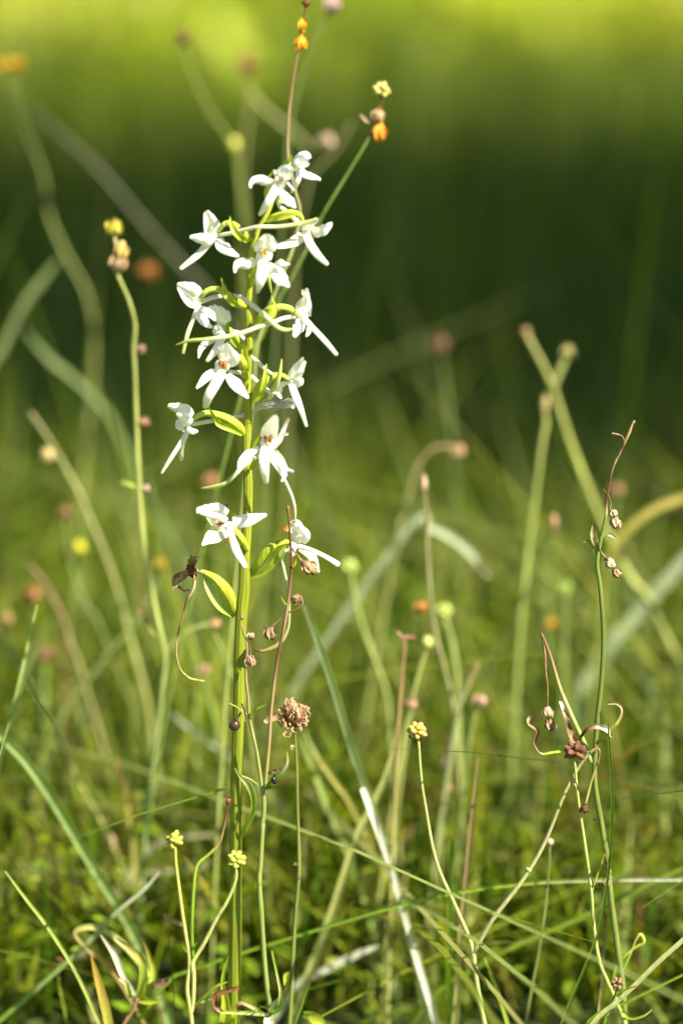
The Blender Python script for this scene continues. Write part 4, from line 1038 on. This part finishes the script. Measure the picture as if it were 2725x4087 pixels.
blade('smooth dark green rush spike standing against the tall campion stalk', ZH, [(729, 138), (740, 280), (752, 450), (765, 700), (757, 950), (740, 1200), (700, 1500), (650, 1720), (560, 1950), (400, 2340)], [5, 16, 20, 21, 21, 21, 21, 21, 22, 24], -0.010, [(0.13, 0.20, 0.02)])
blade('straw coloured stem with a torn brown tip behind the rush spike', ZH, [(708, 1530), (712, 1640), (702, 1900), (687, 2100), (665, 2290)], [26, 18, 17, 17, 18], 0.002, [BROWN, TAN, (0.5, 0.42, 0.2), (0.46, 0.42, 0.18)], mat='dry')
blade('pale straw stem slanting up from the base of the star headed stalk', ZH, [(1330, 1690), (1279, 1740), (1100, 1900), (950, 2050), (800, 2190), (620, 2352)], [34, 36, 36, 36, 36, 36], -0.024, [(0.52, 0.50, 0.26), (0.42, 0.45, 0.16)])
blade('narrow green blade slanting under the pale straw stem', ZH, [(1330, 1965), (1279, 1990), (1050, 2100), (850, 2200), (600, 2320)], [16, 20, 22, 22, 22], -0.016, [(0.17, 0.24, 0.02)])
blade('long thin blade lying almost level across the plants with a silvery end', FULL, [(1600, 2018), (1568, 2018), (1400, 2019), (1200, 2028), (980, 2062), (700, 2142), (450, 2222), (380, 2260)], [8, 9, 9, 9, 9, 9, 9, 9], 0.022, [PALE, PALE, G2, G1, G1, G1, G1])
blade('green blade rising gently to the right behind the level blade', FULL, [(1590, 1985), (1500, 2025), (1340, 2105), (1165, 2180), (1090, 2225), (1000, 2280)], [8, 11, 12, 12, 12, 12], 0.045, [(0.17, 0.24, 0.02)])
blade('bright silvery white dry blade slanting down right of the clover stalk', FULL, [(830, 1810), (845, 1850), (880, 1950), (920, 2080), (960, 2222), (1000, 2352)], [14, 17, 16, 15, 15, 16], 0.035, [PALE, (0.70, 0.68, 0.58), (0.66, 0.64, 0.54), (0.40, 0.42, 0.28), (0.68, 0.66, 0.56), (0.70, 0.68, 0.58), (0.5, 0.5, 0.38), (0.7, 0.68, 0.6)], tilt=0.5, twist=0)
blade('long grey green blade leaning from the silvery dry blade toward the orchid', FULL, [(700, 1390), (735, 1480), (775, 1600), (810, 1720), (850, 1830), (900, 1990), (935, 2110)], [8, 14, 15, 15, 15, 15, 15], 0.055, [G4, G4, G4])
blade('thick pale yellow stalk leaning across behind the silvery blade', FULL, [(912, 1690), (895, 1760), (862, 1840), (820, 1925), (765, 2095), (705, 2255), (672, 2352)], [10, 13, 15, 17, 18, 19, 20], 0.060, [(0.46, 0.48, 0.16), (0.52, 0.52, 0.18), (0.46, 0.48, 0.15)])
blade('straw and green stem with a thickened joint beside the buttercup fork', FULL, [(1100, 1738), (1085, 1870), (1070, 2030), (1056, 2180), (1052, 2280), (1046, 2352)], [6, 9, 11, 15, 15, 14], 0.030, [TAN, TAN, (0.42, 0.40, 0.15), (0.46, 0.48, 0.18), (0.46, 0.48, 0.18)])
blade('thin upright green stem between the buttercup fork and silvery blade', FULL, [(1035, 1930), (1034, 2020), (1033, 2150), (1030, 2352)], [10, 11, 11, 11], 0.034, [G1])
blade('sharp yellow green blade crossing low at the left of the buttercup', FULL, [(12, 2000), (60, 2065), (110, 2130), (170, 2225), (215, 2320), (235, 2370)], [3, 7, 8, 8, 8, 8], 0.004, [(0.36, 0.43, 0.10)])
blade('soft green blade crossing the sharp yellow green blade', FULL, [(368, 2002), (330, 2045), (270, 2095), (200, 2168), (110, 2250), (0, 2345), (-40, 2380)], [3, 8, 10, 11, 11, 11, 11], 0.030, [PALE, G4, G1, G1])
blade('light green upright blade leaning beside the broad arched blade', FULL, [(86, 1388), (72, 1450), (55, 1525), (38, 1600), (20, 1670), (-5, 1770)], [4, 7, 9, 10, 10, 11], 0.040, [(0.34, 0.42, 0.13)])
blade('broad arched blade with a painted shadow midway bending down to the low rosette', FULL, [(-20, 1665), (0, 1685), (60, 1745), (120, 1830), (180, 1930), (240, 2030), (300, 2130)], [18, 20, 21, 22, 22, 20, 18], 0.060, [(0.30, 0.39, 0.12), (0.26, 0.36, 0.10), (0.32, 0.42, 0.16)])  # middle colour is darker, standing in for a gap of shadow
blade('dark green needle leaf poking up beside the clover stalk foot', ZF, [(1257, 1230), (1215, 1340), (1180, 1450), (1140, 1568)], [4, 16, 20, 20], -0.006, [G3, G1])
blade('yellow green needle leaf near the foot of the forked buttercup', FULL, [(1113, 2200), (1135, 2260), (1165, 2352)], [5, 8, 9], 0.012, [G2])
blade('leaf blade with a red brown tip among the low rosette', FULL, [(210, 2195), (222, 2240), (238, 2300), (252, 2370)], [4, 16, 22, 22], -0.002, [(0.35, 0.18, 0.04), (0.40, 0.36, 0.06), OVARY], tilt=.2)
blade('folded arching yellow blade bent sharply over above the low rosette', FULL, [(345, 2240), (300, 2185), (260, 2150), (215, 2130), (176, 2140), (200, 2175), (250, 2220), (290, 2275)], [16, 15, 15, 14, 12, 11, 10, 9], 0.030, [(0.42, 0.45, 0.12), (0.5, 0.5, 0.15), (0.42, 0.24, 0.1), (0.4, 0.42, 0.1)])

# low rosette with three pointed leaves
a = Plant('leafy_rosette', 'low plant with a spray of pointed yellow green leaves tipped brown', 'rosette', FULL, [(318, 2290), (300, 2330), (285, 2352)], [10, 9, 9], 0.004, [(0.3, 0.16, 0.08)])
for pts, wd, c_ in [([(320, 2295, 0), (330, 2240, -3), (318, 2195, -3), (268, 2155, -4)], [20, 20, 16, 3], [OVARY, G2, (0.4, 0.36, 0.08), BROWN]),
                    ([(312, 2290, 0), (285, 2245, 2), (262, 2190, 3), (232, 2147, 3)], [14, 14, 14, 4], [PALE, PALE, PALE, (0.5, 0.4, 0.3)]),
                    ([(330, 2290, 0), (352, 2240, 4), (345, 2200, 4), (330, 2160, 4)], [14, 14, 12, 3], [G2, OVARY, BROWN]),
                    ([(322, 2295, 0), (345, 2300, -2), (372, 2298, -3)], [18, 16, 4], [OVARY, G2]),
                    ([(330, 2285, 0), (352, 2262, -2), (372, 2258, -3), (388, 2245, -3)], [14, 16, 20, 6], [G1, PINK, (0.3, 0.16, 0.14)]),
                    ([(300, 2290, 0), (290, 2260, -2), (275, 2248, -2)], [12, 12, 5], [G2, STRAW])]:
    a.leaf(FULL, pts, wd, c_, cup=.25, ruffle=.1)
a = Plant('clover_sprig', 'single bright green rounded leaf on a short stalk near the clover foot', 'sprig', ZF, [(1250, 1505), (1270, 1560), (1280, 1620)], [12, 14, 14], -0.004, G2)
a.leaf(ZF, [(1195, 1490, 0), (1250, 1510, -3), (1310, 1545, -5), (1360, 1590, -6)], [40, 84, 96, 60], OVARY, cup=.2)

# ================================================================== SOFT STALKS FARTHER BACK
def mm(wmm, Y):
    """millimetres -> px of the FULL measure at depth Y"""
    return wmm / 1000.0 / (FULL[2] * K * (Y - CAM.y) / math.cos(PITCH))

def stalk(label, pts, Y, dia, col, heads=(), branches=(), leaves=(), name='seed_stalk', category='seed stalk', group='soft stalks behind the orchid', lean=0.5):
    """heads: (kind, x, y, r_px, colour); branches: (pts, dia_mm, colour)"""
    Y *= 1.2
    dim = lambda c: tuple(q * .85 for q in c)
    col = [dim(c) for c in cols(col)]
    a = Plant(name, label, category, FULL, pts, [mm(dia * .82, Y)], Y, col, group, lean=lean, dybase=random.uniform(-.01, .02))
    for bpts, bd, bc in branches:
        a.tube('branch', 'green', FULL, bpts, [mm(bd, Y)] * len(bpts), bc)
    for i, (kind, x, y, r, hc) in enumerate(heads):
        sd = int(x * 7 + y)
        if kind == 'bud':
            h = a.blob('bud', 'seed', FULL, (x, y), r, [(hc[0] * .7, hc[1] * .8, hc[2]), hc, hc], rough=.08, squash=(1, 1, 1.15), seed=sd)
        elif kind == 'dry':
            a.capsule(FULL, (x, y), r * 1.1, hc, ax=(0.15, -.2, 1), seed=sd)
        elif kind == 'spike':
            h = a.blob('seed_spike', 'dry', FULL, (x, y), r, [BROWN, hc, hc, TAN], rough=.2, squash=(.7, .7, 1.9), seed=sd)
        elif kind == 'ach':
            a.achenes(FULL, (x, y), r * 1.15, hc, n=12, seed=sd)
        elif kind == 'flower':
            h = a.blob('flower_head', 'seed', FULL, (x, y), r * .55, [(0.35, 0.2, 0.03), hc], rough=.15, squash=(1, 1, .6), seed=sd)
            cc = at(FULL, (x, y), Y); rr = size(FULL, r, Y)
            for k in range(14):
                an = k * 2 * math.pi / 14 + random.uniform(-.1, .1)
                dv = Vector((math.cos(an), math.sin(an), random.uniform(.05, .45)))
                MB().ribbon([cc + dv * rr * .3, cc + dv * rr * .75, cc + dv * rr * 1.15], [rr * .2, rr * .38, rr * .2], [hc], cup=.15, n=4, per=2).build('petal', 'petal', h, a.base)
        elif kind == 'wilt':
            h = a.blob('wilted_flower', 'dry', FULL, (x, y), r * .8, [BROWN, hc, hc], rough=.3, squash=(.8, .8, 1.5), seed=sd)
            cc = at(FULL, (x, y), Y); rr = size(FULL, r, Y)
            rnd = random.Random(sd)
            for k in range(6):
                an = k * 1.047 + rnd.random()
                dv = Vector((math.cos(an), math.sin(an), 0))
                MB().ribbon([cc + dv * rr * .3 + Vector((0, 0, rr * .9)), cc + dv * rr * .85, cc + dv * rr * rnd.uniform(.4, .9) - Vector((0, 0, rr * rnd.uniform(1.0, 1.6)))], [rr * .3, rr * .7, rr * .35], [hc, hc, (min(.8, hc[0] * 1.2), hc[1] * 1.15, hc[2])], cup=.3, ruffle=.3, n=4, per=3).build('petal', 'dry', h, a.base)
    for lp, lw, lc in leaves:
        a.leaf(FULL, lp, lw, lc, cup=.2)
    return a

YG = (0.38, 0.42, 0.12)
# left
stalk('tall leaning stalk with a blurred orange yellow flower', [(27, 175), (40, 225), (60, 300), (100, 400), (112, 490), (150, 580), (200, 675), (216, 780), (210, 930), (190, 1090), (180, 1250)], 0.27, 1.7, YG, [('flower', 25, 152, 28, (0.75, 0.40, 0.02))], category='flower', name='yellow_flower')
stalk('bare pale dry stalk leaning from the yellow flower down toward the orchid', [(60, 238), (130, 298), (200, 360), (260, 425), (330, 510), (420, 610), (520, 740)], 0.32, 1.1, [(0.42, 0.40, 0.28), (0.34, 0.34, 0.22), (0.2, 0.25, 0.1)])
stalk('long stalk with a dark brown knob head and a yellow joint', [(419, 100), (432, 140), (450, 192), (490, 268), (538, 332), (548, 400), (556, 500), (568, 640), (580, 800), (590, 1000)], 0.24, 1.2, [(0.30, 0.36, 0.07), (0.26, 0.33, 0.06)], [('dry', 419, 84, 15, (0.22, 0.10, 0.05)), ('bud', 537, 332, 14, YEL)])
stalk('faint forked stalk with a small reddish brown head', [(568, 165), (572, 200), (575, 240), (562, 330), (556, 420), (560, 560)], 0.30, 1.3, [(0.36, 0.36, 0.12)], [('dry', 567, 148, 17, (0.28, 0.12, 0.06))], [([(575, 215), (620, 262), (675, 305), (712, 345)], 1.2, (0.36, 0.36, 0.12))])
stalk('dry stalk rising above the orchid tip with orange wilted flowers', [(704, -10), (700, 30), (690, 75), (684, 115), (672, 190), (664, 250), (660, 330), (664, 375), (678, 440), (688, 490), (672, 570), (640, 650), (600, 760), (580, 900)], 0.055, 1.15, [BROWN, (0.36, 0.2, 0.08), STRAW, YG, YG], [('wilt', 695, 55, 11, (0.75, 0.38, 0.03)), ('wilt', 692, 96, 13, (0.75, 0.33, 0.02)), ('dry', 702, 8, 8, BROWN)], name='wilted_flower_stalk', category='wildflower')
stalk('oblique green stalk whose drooping dry head ends in an orange petal', [(850, 312), (825, 355), (790, 412), (740, 495), (690, 600), (640, 690), (600, 775), (560, 880)], 0.070, 1.1, [(0.22, 0.32, 0.06)], [('ach', 876, 208, 18, (0.5, 0.45, 0.1)), ('wilt', 872, 302, 15, (0.72, 0.30, 0.03)), ('dry', 868, 265, 14, (0.48, 0.34, 0.18))], [([(850, 314), (862, 285), (872, 250), (876, 220)], 0.9, BROWN)], [([(868, 268), (848, 278), (830, 264)], [8, 12, 8], TAN)], name='wilted_flower_stalk', category='wildflower')
stalk('thin stalk with a pale pink fluffy head close to the orange wilted stalk', [(752, 22), (735, 70), (712, 130), (690, 190), (668, 280), (655, 420)], 0.16, 0.9, [(0.24, 0.3, 0.1)], [('dry', 762, 10, 18, (0.52, 0.36, 0.32))])
stalk('blurred dry stalk with a pale tuft slanting behind the orchid tip', [(806, 285), (780, 332), (752, 365), (715, 405), (700, 460), (680, 560), (672, 700)], 0.22, 1.2, [(0.40, 0.36, 0.16), (0.28, 0.31, 0.10)], [('dry', 750, 325, 16, (0.55, 0.42, 0.32))])
stalk('wavy yellow green stalk with a cluster of tan and yellow wilted heads', [(268, 622), (276, 645), (296, 690), (310, 745), (307, 800), (310, 860), (312, 940), (316, 1040), (320, 1120), (326, 1210), (342, 1320), (362, 1425), (378, 1500), (374, 1570), (362, 1680), (345, 1800), (332, 1950), (322, 2080)], 0.075, 2.0, [(0.40, 0.42, 0.12), (0.42, 0.46, 0.13), (0.42, 0.46, 0.13), (0.42, 0.46, 0.13), (0.26, 0.34, 0.11), (0.22, 0.3, 0.1)],
      [('dry', 262, 524, 19, (0.50, 0.44, 0.06)), ('wilt', 281, 572, 15, (0.55, 0.38, 0.12)), ('dry', 272, 606, 19, (0.46, 0.32, 0.18)), ('dry', 326, 802, 10, (0.4, 0.26, 0.18)), ('dry', 332, 970, 11, (0.44, 0.26, 0.16)), ('dry', 338, 1122, 10, (0.5, 0.38, 0.28))], [([(268, 625), (272, 590), (264, 550), (262, 530)], 1.0, STRAW)], [([(316, 1116), (300, 1110), (282, 1106)], [10, 12, 8], G2), ([(372, 1470), (345, 1440), (318, 1398)], [8, 10, 8], [G2, PINK])], lean=.3)
stalk('slanting straw green stalk with a tan bud running toward the orchid foot', [(72, 950), (100, 990), (130, 1040), (170, 1110), (206, 1190), (240, 1270), (268, 1350), (300, 1470), (330, 1580), (342, 1640)], 0.15, 1.9, [(0.32, 0.26, 0.12), (0.34, 0.36, 0.12), (0.40, 0.38, 0.15), (0.42, 0.43, 0.14), (0.40, 0.42, 0.12), (0.4, 0.3, 0.1)], [('bud', 110, 1046, 16, (0.45, 0.33, 0.12))])
stalk('lone orange brown head on a dim thread stalk', [(342, 640), (348, 720), (360, 850)], 0.26, 0.7, G3, [('dry', 341, 625, 18, (0.40, 0.16, 0.04))])
stalk('pinkish brown stalk bending down among the soft stems', [(70, 1300), (95, 1330), (120, 1370), (148, 1430), (165, 1490), (182, 1530)], 0.15, 1.9, [PINK, (0.36, 0.28, 0.12), (0.3, 0.34, 0.12)])
stalk('thin stem with a small yellow bud beside the slanting straw stalk', [(182, 1268), (176, 1320), (150, 1480), (130, 1600)], 0.18, 0.9, G1, [('bud', 182, 1258, 14, (0.55, 0.52, 0.02))])
stalk('branching stalk with a mustard head among the soft stems', [(368, 1305), (352, 1360), (310, 1430), (250, 1500), (205, 1560), (165, 1610), (130, 1680)], 0.14, 1.6, [(0.3, 0.36, 0.12)], [('dry', 368, 1296, 15, (0.46, 0.34, 0.06))])
stalk('curving stalk with a tan head joining from the right of the bud stalk', [(492, 1448), (508, 1490), (530, 1540), (560, 1590), (575, 1680)], 0.085, 1.2, YG, [('dry', 494, 1436, 14, (0.48, 0.34, 0.16))], [([(380, 1500), (405, 1470), (440, 1445), (485, 1432)], 1.1, (0.3, 0.36, 0.1))])
stalk('small brown headed stem leaning right of the slanting straw stalk', [(150, 1190), (158, 1260), (175, 1340), (205, 1400), (235, 1450)], 0.16, 1.2, (0.28, 0.34, 0.1), [('dry', 150, 1176, 14, PINK)])
stalk('small rusty head on a stem left of the pinkish stalk', [(75, 1380), (72, 1460), (78, 1560)], 0.17, 1.0, (0.24, 0.3, 0.1), [('dry', 76, 1368, 18, (0.36, 0.17, 0.07))])
stalk('upright stem with a tan tuft above the broad arched blade', [(105, 1512), (103, 1600), (108, 1740), (118, 1900)], 0.17, 2.4, [(0.30, 0.38, 0.10)], [('dry', 105, 1500, 17, (0.42, 0.24, 0.13))])
stalk('low mustard head on a slanting stem behind the light green upright blade', [(14, 1440), (30, 1500), (60, 1560), (110, 1640)], 0.16, 1.5, (0.3, 0.36, 0.12), [('dry', 12, 1426, 18, (0.45, 0.34, 0.12))])
stalk('curved olive stalk dipping to a tan bract near the broad arched blade', [(128, 1660), (140, 1710), (165, 1765), (205, 1840), (240, 1900), (262, 1945)], 0.095, 1.5, [(0.3, 0.34, 0.1), (0.36, 0.34, 0.1)], [('spike', 258, 1938, 11, (0.5, 0.36, 0.2))])
stalk('tiny pink bud on a hair thin stem by the low rosette', [(136, 2212), (136, 2260), (150, 2330)], 0.03, 0.6, G2, [('dry', 136, 2204, 9, (0.26, 0.12, 0.06))])
stalk('withered scrap hooked on the buttercup stem', [(392, 2106), (388, 2160), (395, 2230)], 0.012, 0.4, G3, [], [], [([(418, 2124), (400, 2116), (382, 2112), (378, 2100)], [10, 12, 10, 6], TAN)])
stalk('blurred pink head just behind the orchid stem at its middle', [(487, 1115), (492, 1180), (500, 1300), (520, 1420)], 0.20, 1.2, (0.22, 0.3, 0.09), [('dry', 487, 1104, 15, (0.5, 0.24, 0.14))])
stalk('blurred pink head behind the lowest fresh orchid flower', [(540, 1262), (545, 1340), (560, 1500)], 0.16, 1.1, (0.22, 0.3, 0.09), [('dry', 540, 1244, 16, (0.48, 0.24, 0.16))])
stalk('pink tuft on a stem left of the wilted spur tip', [(470, 1545), (480, 1600), (500, 1700)], 0.11, 1.0, (0.28, 0.35, 0.1), [('dry', 470, 1538, 12, (0.5, 0.3, 0.2))])
# right
stalk('thick yellow green forked stalk standing behind the tall campion', [(1206, 765), (1225, 800), (1246, 840), (1268, 890), (1285, 945), (1308, 1015), (1340, 1100), (1372, 1180), (1415, 1270), (1455, 1340), (1495, 1395)], 0.17, 2.7, [(0.44, 0.42, 0.14), (0.40, 0.44, 0.10), (0.42, 0.45, 0.12)], [('dry', 1303, 808, 14, (0.42, 0.40, 0.14)), ('dry', 1206, 762, 10, TAN)], [([(1268, 890), (1285, 850), (1302, 808)], 2.0, (0.42, 0.44, 0.14))], name='forked_stalk')
stalk('stout green stem in two lengths left of the forked stalk', [(1246, 925), (1252, 970), (1245, 1010), (1236, 1080), (1224, 1170), (1212, 1260), (1202, 1350), (1192, 1460)], 0.15, 2.2, [(0.40, 0.42, 0.12), (0.32, 0.42, 0.1)], [('spike', 1250, 930, 12, (0.45, 0.38, 0.15))])
stalk('slim stalk with a light brown oblong bud and a bend', [(972, 1090), (976, 1140), (980, 1210), (982, 1280), (988, 1370), (998, 1450), (1018, 1530), (1040, 1620), (1048, 1700)], 0.085, 1.4, [(0.36, 0.3, 0.14), (0.40, 0.36, 0.18), (0.38, 0.42, 0.13)], [('spike', 973, 1112, 11, (0.52, 0.36, 0.22)), ('dry', 967, 1396, 15, (0.46, 0.22, 0.05))])
stalk('hooked stalk arching over to a nodding tan head', [(910, 1245), (925, 1190), (942, 1120), (965, 1060), (1000, 1028), (1045, 1026)][::-1], 0.16, 1.6, [TAN, (0.36, 0.34, 0.12), (0.38, 0.42, 0.13)], [('dry', 1052, 1036, 15, (0.46, 0.30, 0.16))])
stalk('soft stalk with a round lime green bud right of the orchid', [(804, 1318), (814, 1370), (832, 1440), (860, 1515), (885, 1590), (895, 1680)], 0.115, 2.0, [(0.40, 0.45, 0.13)], [('ach', 803, 1302, 18, (0.36, 0.44, 0.08))])
stalk('soft stalk with a round lime green bud beside the slim bent stalk', [(1020, 1418), (1034, 1460), (1046, 1530), (1050, 1620), (1052, 1720)], 0.115, 2.1, [(0.40, 0.46, 0.13)], [('ach', 1020, 1404, 17, (0.40, 0.46, 0.08))])
stalk('straight stalk with a small pale bud leaning left above the forked buttercup', [(980, 1484), (966, 1530), (952, 1580), (940, 1640), (925, 1700)], 0.080, 1.5, [(0.44, 0.46, 0.13)], [('bud', 981, 1476, 13, (0.46, 0.50, 0.12))])
stalk('curly brown dead shoot above the thick pale stalk', [(912, 1452), (926, 1468), (928, 1492), (922, 1560), (916, 1640), (912, 1700)], 0.050, 1.3, [(0.40, 0.22, 0.12), (0.40, 0.22, 0.12), (0.42, 0.3, 0.12), YG], [('dry', 945, 1466, 8, PINK)], [([(924, 1466), (936, 1463), (948, 1468)], 1.0, (0.36, 0.18, 0.1))])
stalk('two parted stem with a pink dead head low between the lime buds', [(945, 1625), (935, 1700), (920, 1800)], 0.070, 1.2, YG, [('dry', 946, 1618, 12, (0.45, 0.26, 0.18))])
stalk('stem with a pale pink nodding head right of the lime buds', [(1098, 1600), (1085, 1660), (1070, 1760)], 0.080, 1.2, (0.3, 0.37, 0.1), [('dry', 1102, 1610, 15, (0.52, 0.34, 0.24))])
stalk('leaning leaf stem with tan tip beside the pale pink nodding head', [(1098, 1525), (1080, 1560), (1058, 1610), (1046, 1660)], 0.080, 2.2, [TAN, (0.42, 0.46, 0.2), (0.4, 0.45, 0.16)])
stalk('low stem with a dull pink head below the pale pink nodding head', [(1026, 1755), (1022, 1820), (1015, 1900)], 0.085, 1.1, (0.3, 0.36, 0.1), [('dry', 1026, 1748, 14, (0.50, 0.36, 0.24)), ('dry', 1025, 1808, 12, (0.42, 0.24, 0.14))])
stalk('dark stalk with a brown oblong head slanting past the stout green stem', [(1268, 1215), (1250, 1270), (1215, 1345), (1175, 1430), (1130, 1520), (1100, 1600)], 0.13, 1.2, [(0.14, 0.14, 0.05), (0.14, 0.2, 0.05)], [('spike', 1270, 1200, 12, (0.46, 0.28, 0.14))])
stalk('slender stem with a cream bud left of the star headed stalk', [(1262, 1940), (1259, 2000), (1252, 2080), (1235, 2190), (1205, 2352)], 0.016, 0.9, [(0.24, 0.28, 0.08), (0.28, 0.34, 0.09)], [('bud', 1262, 1934, 8, (0.48, 0.38, 0.24))])
stalk('stem with a rusty bead head behind the tall campion top', [(1412, 1130), (1410, 1220), (1400, 1400)], 0.20, 1.2, (0.25, 0.33, 0.1), [('dry', 1414, 1126, 14, (0.42, 0.26, 0.16))])
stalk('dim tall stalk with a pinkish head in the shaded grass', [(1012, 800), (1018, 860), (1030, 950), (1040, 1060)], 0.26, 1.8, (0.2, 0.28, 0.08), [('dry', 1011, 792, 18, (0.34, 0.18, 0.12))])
stalk('stem with an orange bead head right of the bent stalk', [(1264, 1440), (1262, 1520), (1258, 1640)], 0.17, 1.1, (0.28, 0.36, 0.1), [('dry', 1265, 1432, 13, (0.62, 0.36, 0.04))])
stalk('stem with a small green bead below the thick forked stalk', [(1298, 1362), (1296, 1440), (1292, 1560)], 0.16, 1.6, (0.32, 0.4, 0.12), [('ach', 1297, 1352, 15, (0.28, 0.38, 0.06))])

# ------------------------------------------------------------------ soft blades farther back
GRP = 'soft grass blades behind the plants'
def soft(label, pts, Y, wmm, col, **k):
    Y *= 1.2
    w0 = mm(wmm, Y)
    blade(label, FULL, pts, [w0 * .25] + [w0] * (len(pts) - 1), Y, col, GRP, **k)
soft('broad pale grey green blade slanting down to the left behind the campion', [(1600, 1250), (1568, 1285), (1490, 1375), (1400, 1480), (1330, 1590), (1290, 1680)], 0.20, 4.0, [(0.46, 0.50, 0.32), (0.42, 0.48, 0.28), (0.32, 0.40, 0.16)])
soft('arching amber blade curving over behind the campion', [(1600, 1135), (1568, 1145), (1500, 1172), (1440, 1222), (1405, 1285), (1390, 1400)], 0.16, 2.6, [(0.5, 0.36, 0.1), (0.48, 0.42, 0.1), (0.36, 0.42, 0.1)])
soft('silvery short blade arched sideways right of the hooked stalk', [(1120, 1325), (1080, 1275), (1030, 1235), (985, 1215), (940, 1215)], 0.16, 2.2, [(0.42, 0.46, 0.3), (0.40, 0.45, 0.26)])
soft('pale blade crossing behind the buds left of the orchid stem', [(395, 1638), (440, 1670), (490, 1705), (540, 1738), (600, 1790)], 0.13, 2.2, [(0.40, 0.42, 0.28)])
soft('pale whitish blade standing left of the bud stalk foot', [(186, 1600), (200, 1690), (216, 1780), (232, 1870)], 0.20, 2.6, [(0.46, 0.48, 0.36)])
soft('green blade with a brown tip left of the bud stalk foot', [(274, 1740), (284, 1790), (298, 1870), (310, 1970)], 0.085, 2.0, [(0.36, 0.2, 0.06), (0.30, 0.40, 0.08)])
soft('leaning green blade between the clover stalk and silvery blade', [(690, 1690), (720, 1770), (760, 1870), (800, 1960)], 0.085, 2.0, [(0.3, 0.38, 0.1)])
soft('olive and rust blade slanting right of the clover head', [(700, 1680), (730, 1735), (775, 1800), (815, 1860)], 0.075, 2.0, [YG, (0.42, 0.36, 0.08), (0.3, 0.36, 0.08)])
soft('upright grey blade just right of the orchid stem foot', [(610, 1820), (614, 1900), (618, 1990), (615, 2080)], 0.14, 3.6, [(0.36, 0.40, 0.22)])
soft('pale blade lying low across to the silvery blade foot', [(880, 2170), (820, 2195), (740, 2235), (690, 2260)], 0.05, 2.2, [(0.52, 0.52, 0.38)])
soft('straw blade lying across behind the two headed buttercup', [(500, 1915), (420, 1918), (360, 1935), (320, 1975)], 0.10, 2.4, [(0.46, 0.42, 0.25)])
soft('lower shorter straw blade behind the two headed buttercup', [(500, 1975), (430, 1992), (360, 2000), (300, 2015)], 0.10, 2.2, [(0.46, 0.42, 0.25)])
soft('white sheen blade lying level beneath the broad arched blade', [(170, 1965), (90, 1990), (0, 2010), (-40, 2020)], 0.13, 3.0, [(0.55, 0.55, 0.45)])
soft('grey green blade lying level under the white sheen blade', [(290, 2010), (180, 2025), (90, 2050), (0, 2085), (-30, 2095)], 0.13, 2.8, [(0.36, 0.42, 0.22)])
soft('broad upright green blade behind the arched left blade', [(95, 1720), (108, 1830), (120, 1950), (128, 2080)], 0.16, 3.4, [(0.30, 0.40, 0.08)])
soft('broad vertical green blade beyond the tall campion', [(1500, 1560), (1495, 1700), (1488, 1850), (1480, 2000)], 0.16, 3.4, [(0.34, 0.40, 0.12)])
soft('pale vertical blade beyond the campion foot', [(1525, 1620), (1528, 1800), (1530, 1990), (1530, 2150)], 0.15, 2.6, [(0.38, 0.42, 0.15)])
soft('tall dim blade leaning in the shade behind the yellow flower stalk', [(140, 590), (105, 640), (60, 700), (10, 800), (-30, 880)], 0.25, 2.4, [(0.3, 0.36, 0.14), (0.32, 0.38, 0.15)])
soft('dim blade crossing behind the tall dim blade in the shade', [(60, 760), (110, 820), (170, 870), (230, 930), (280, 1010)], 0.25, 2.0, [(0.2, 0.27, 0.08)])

# pale leaved herb beyond the tall campion
a = Plant('pale_leaved_herb', 'low herb with pale rounded leaves catching the sun beyond the tall campion', 'herb', FULL, [(1470, 1850), (1475, 1950), (1480, 2060)], [10, 10, 10], 0.24, G2)
for (x, y, dx, dy, wv) in [(1440, 1835, -48, -30, 44), (1475, 1830, -10, -55, 46), (1505, 1850, 40, 18, 40), (1450, 1880, -55, 15, 42), (1500, 1820, 30, -45, 40), (1535, 1870, 45, -25, 38), (1470, 1905, -40, 40, 38), (1520, 1905, 30, 40, 36), (1405, 1850, -30, 10, 30)]:
    a.leaf(FULL, [(1472, 1870, 0), ((1472 + x) / 2, (1870 + y) / 2, -8), (x + dx * .3, y + dy * .3, -14), (x + dx, y + dy, -20)], [6, wv * .7, wv, wv * .35], [G2, (0.50, 0.54, 0.28), (0.62, 0.64, 0.42)], cup=.15, tilt=random.uniform(-.5, .5))
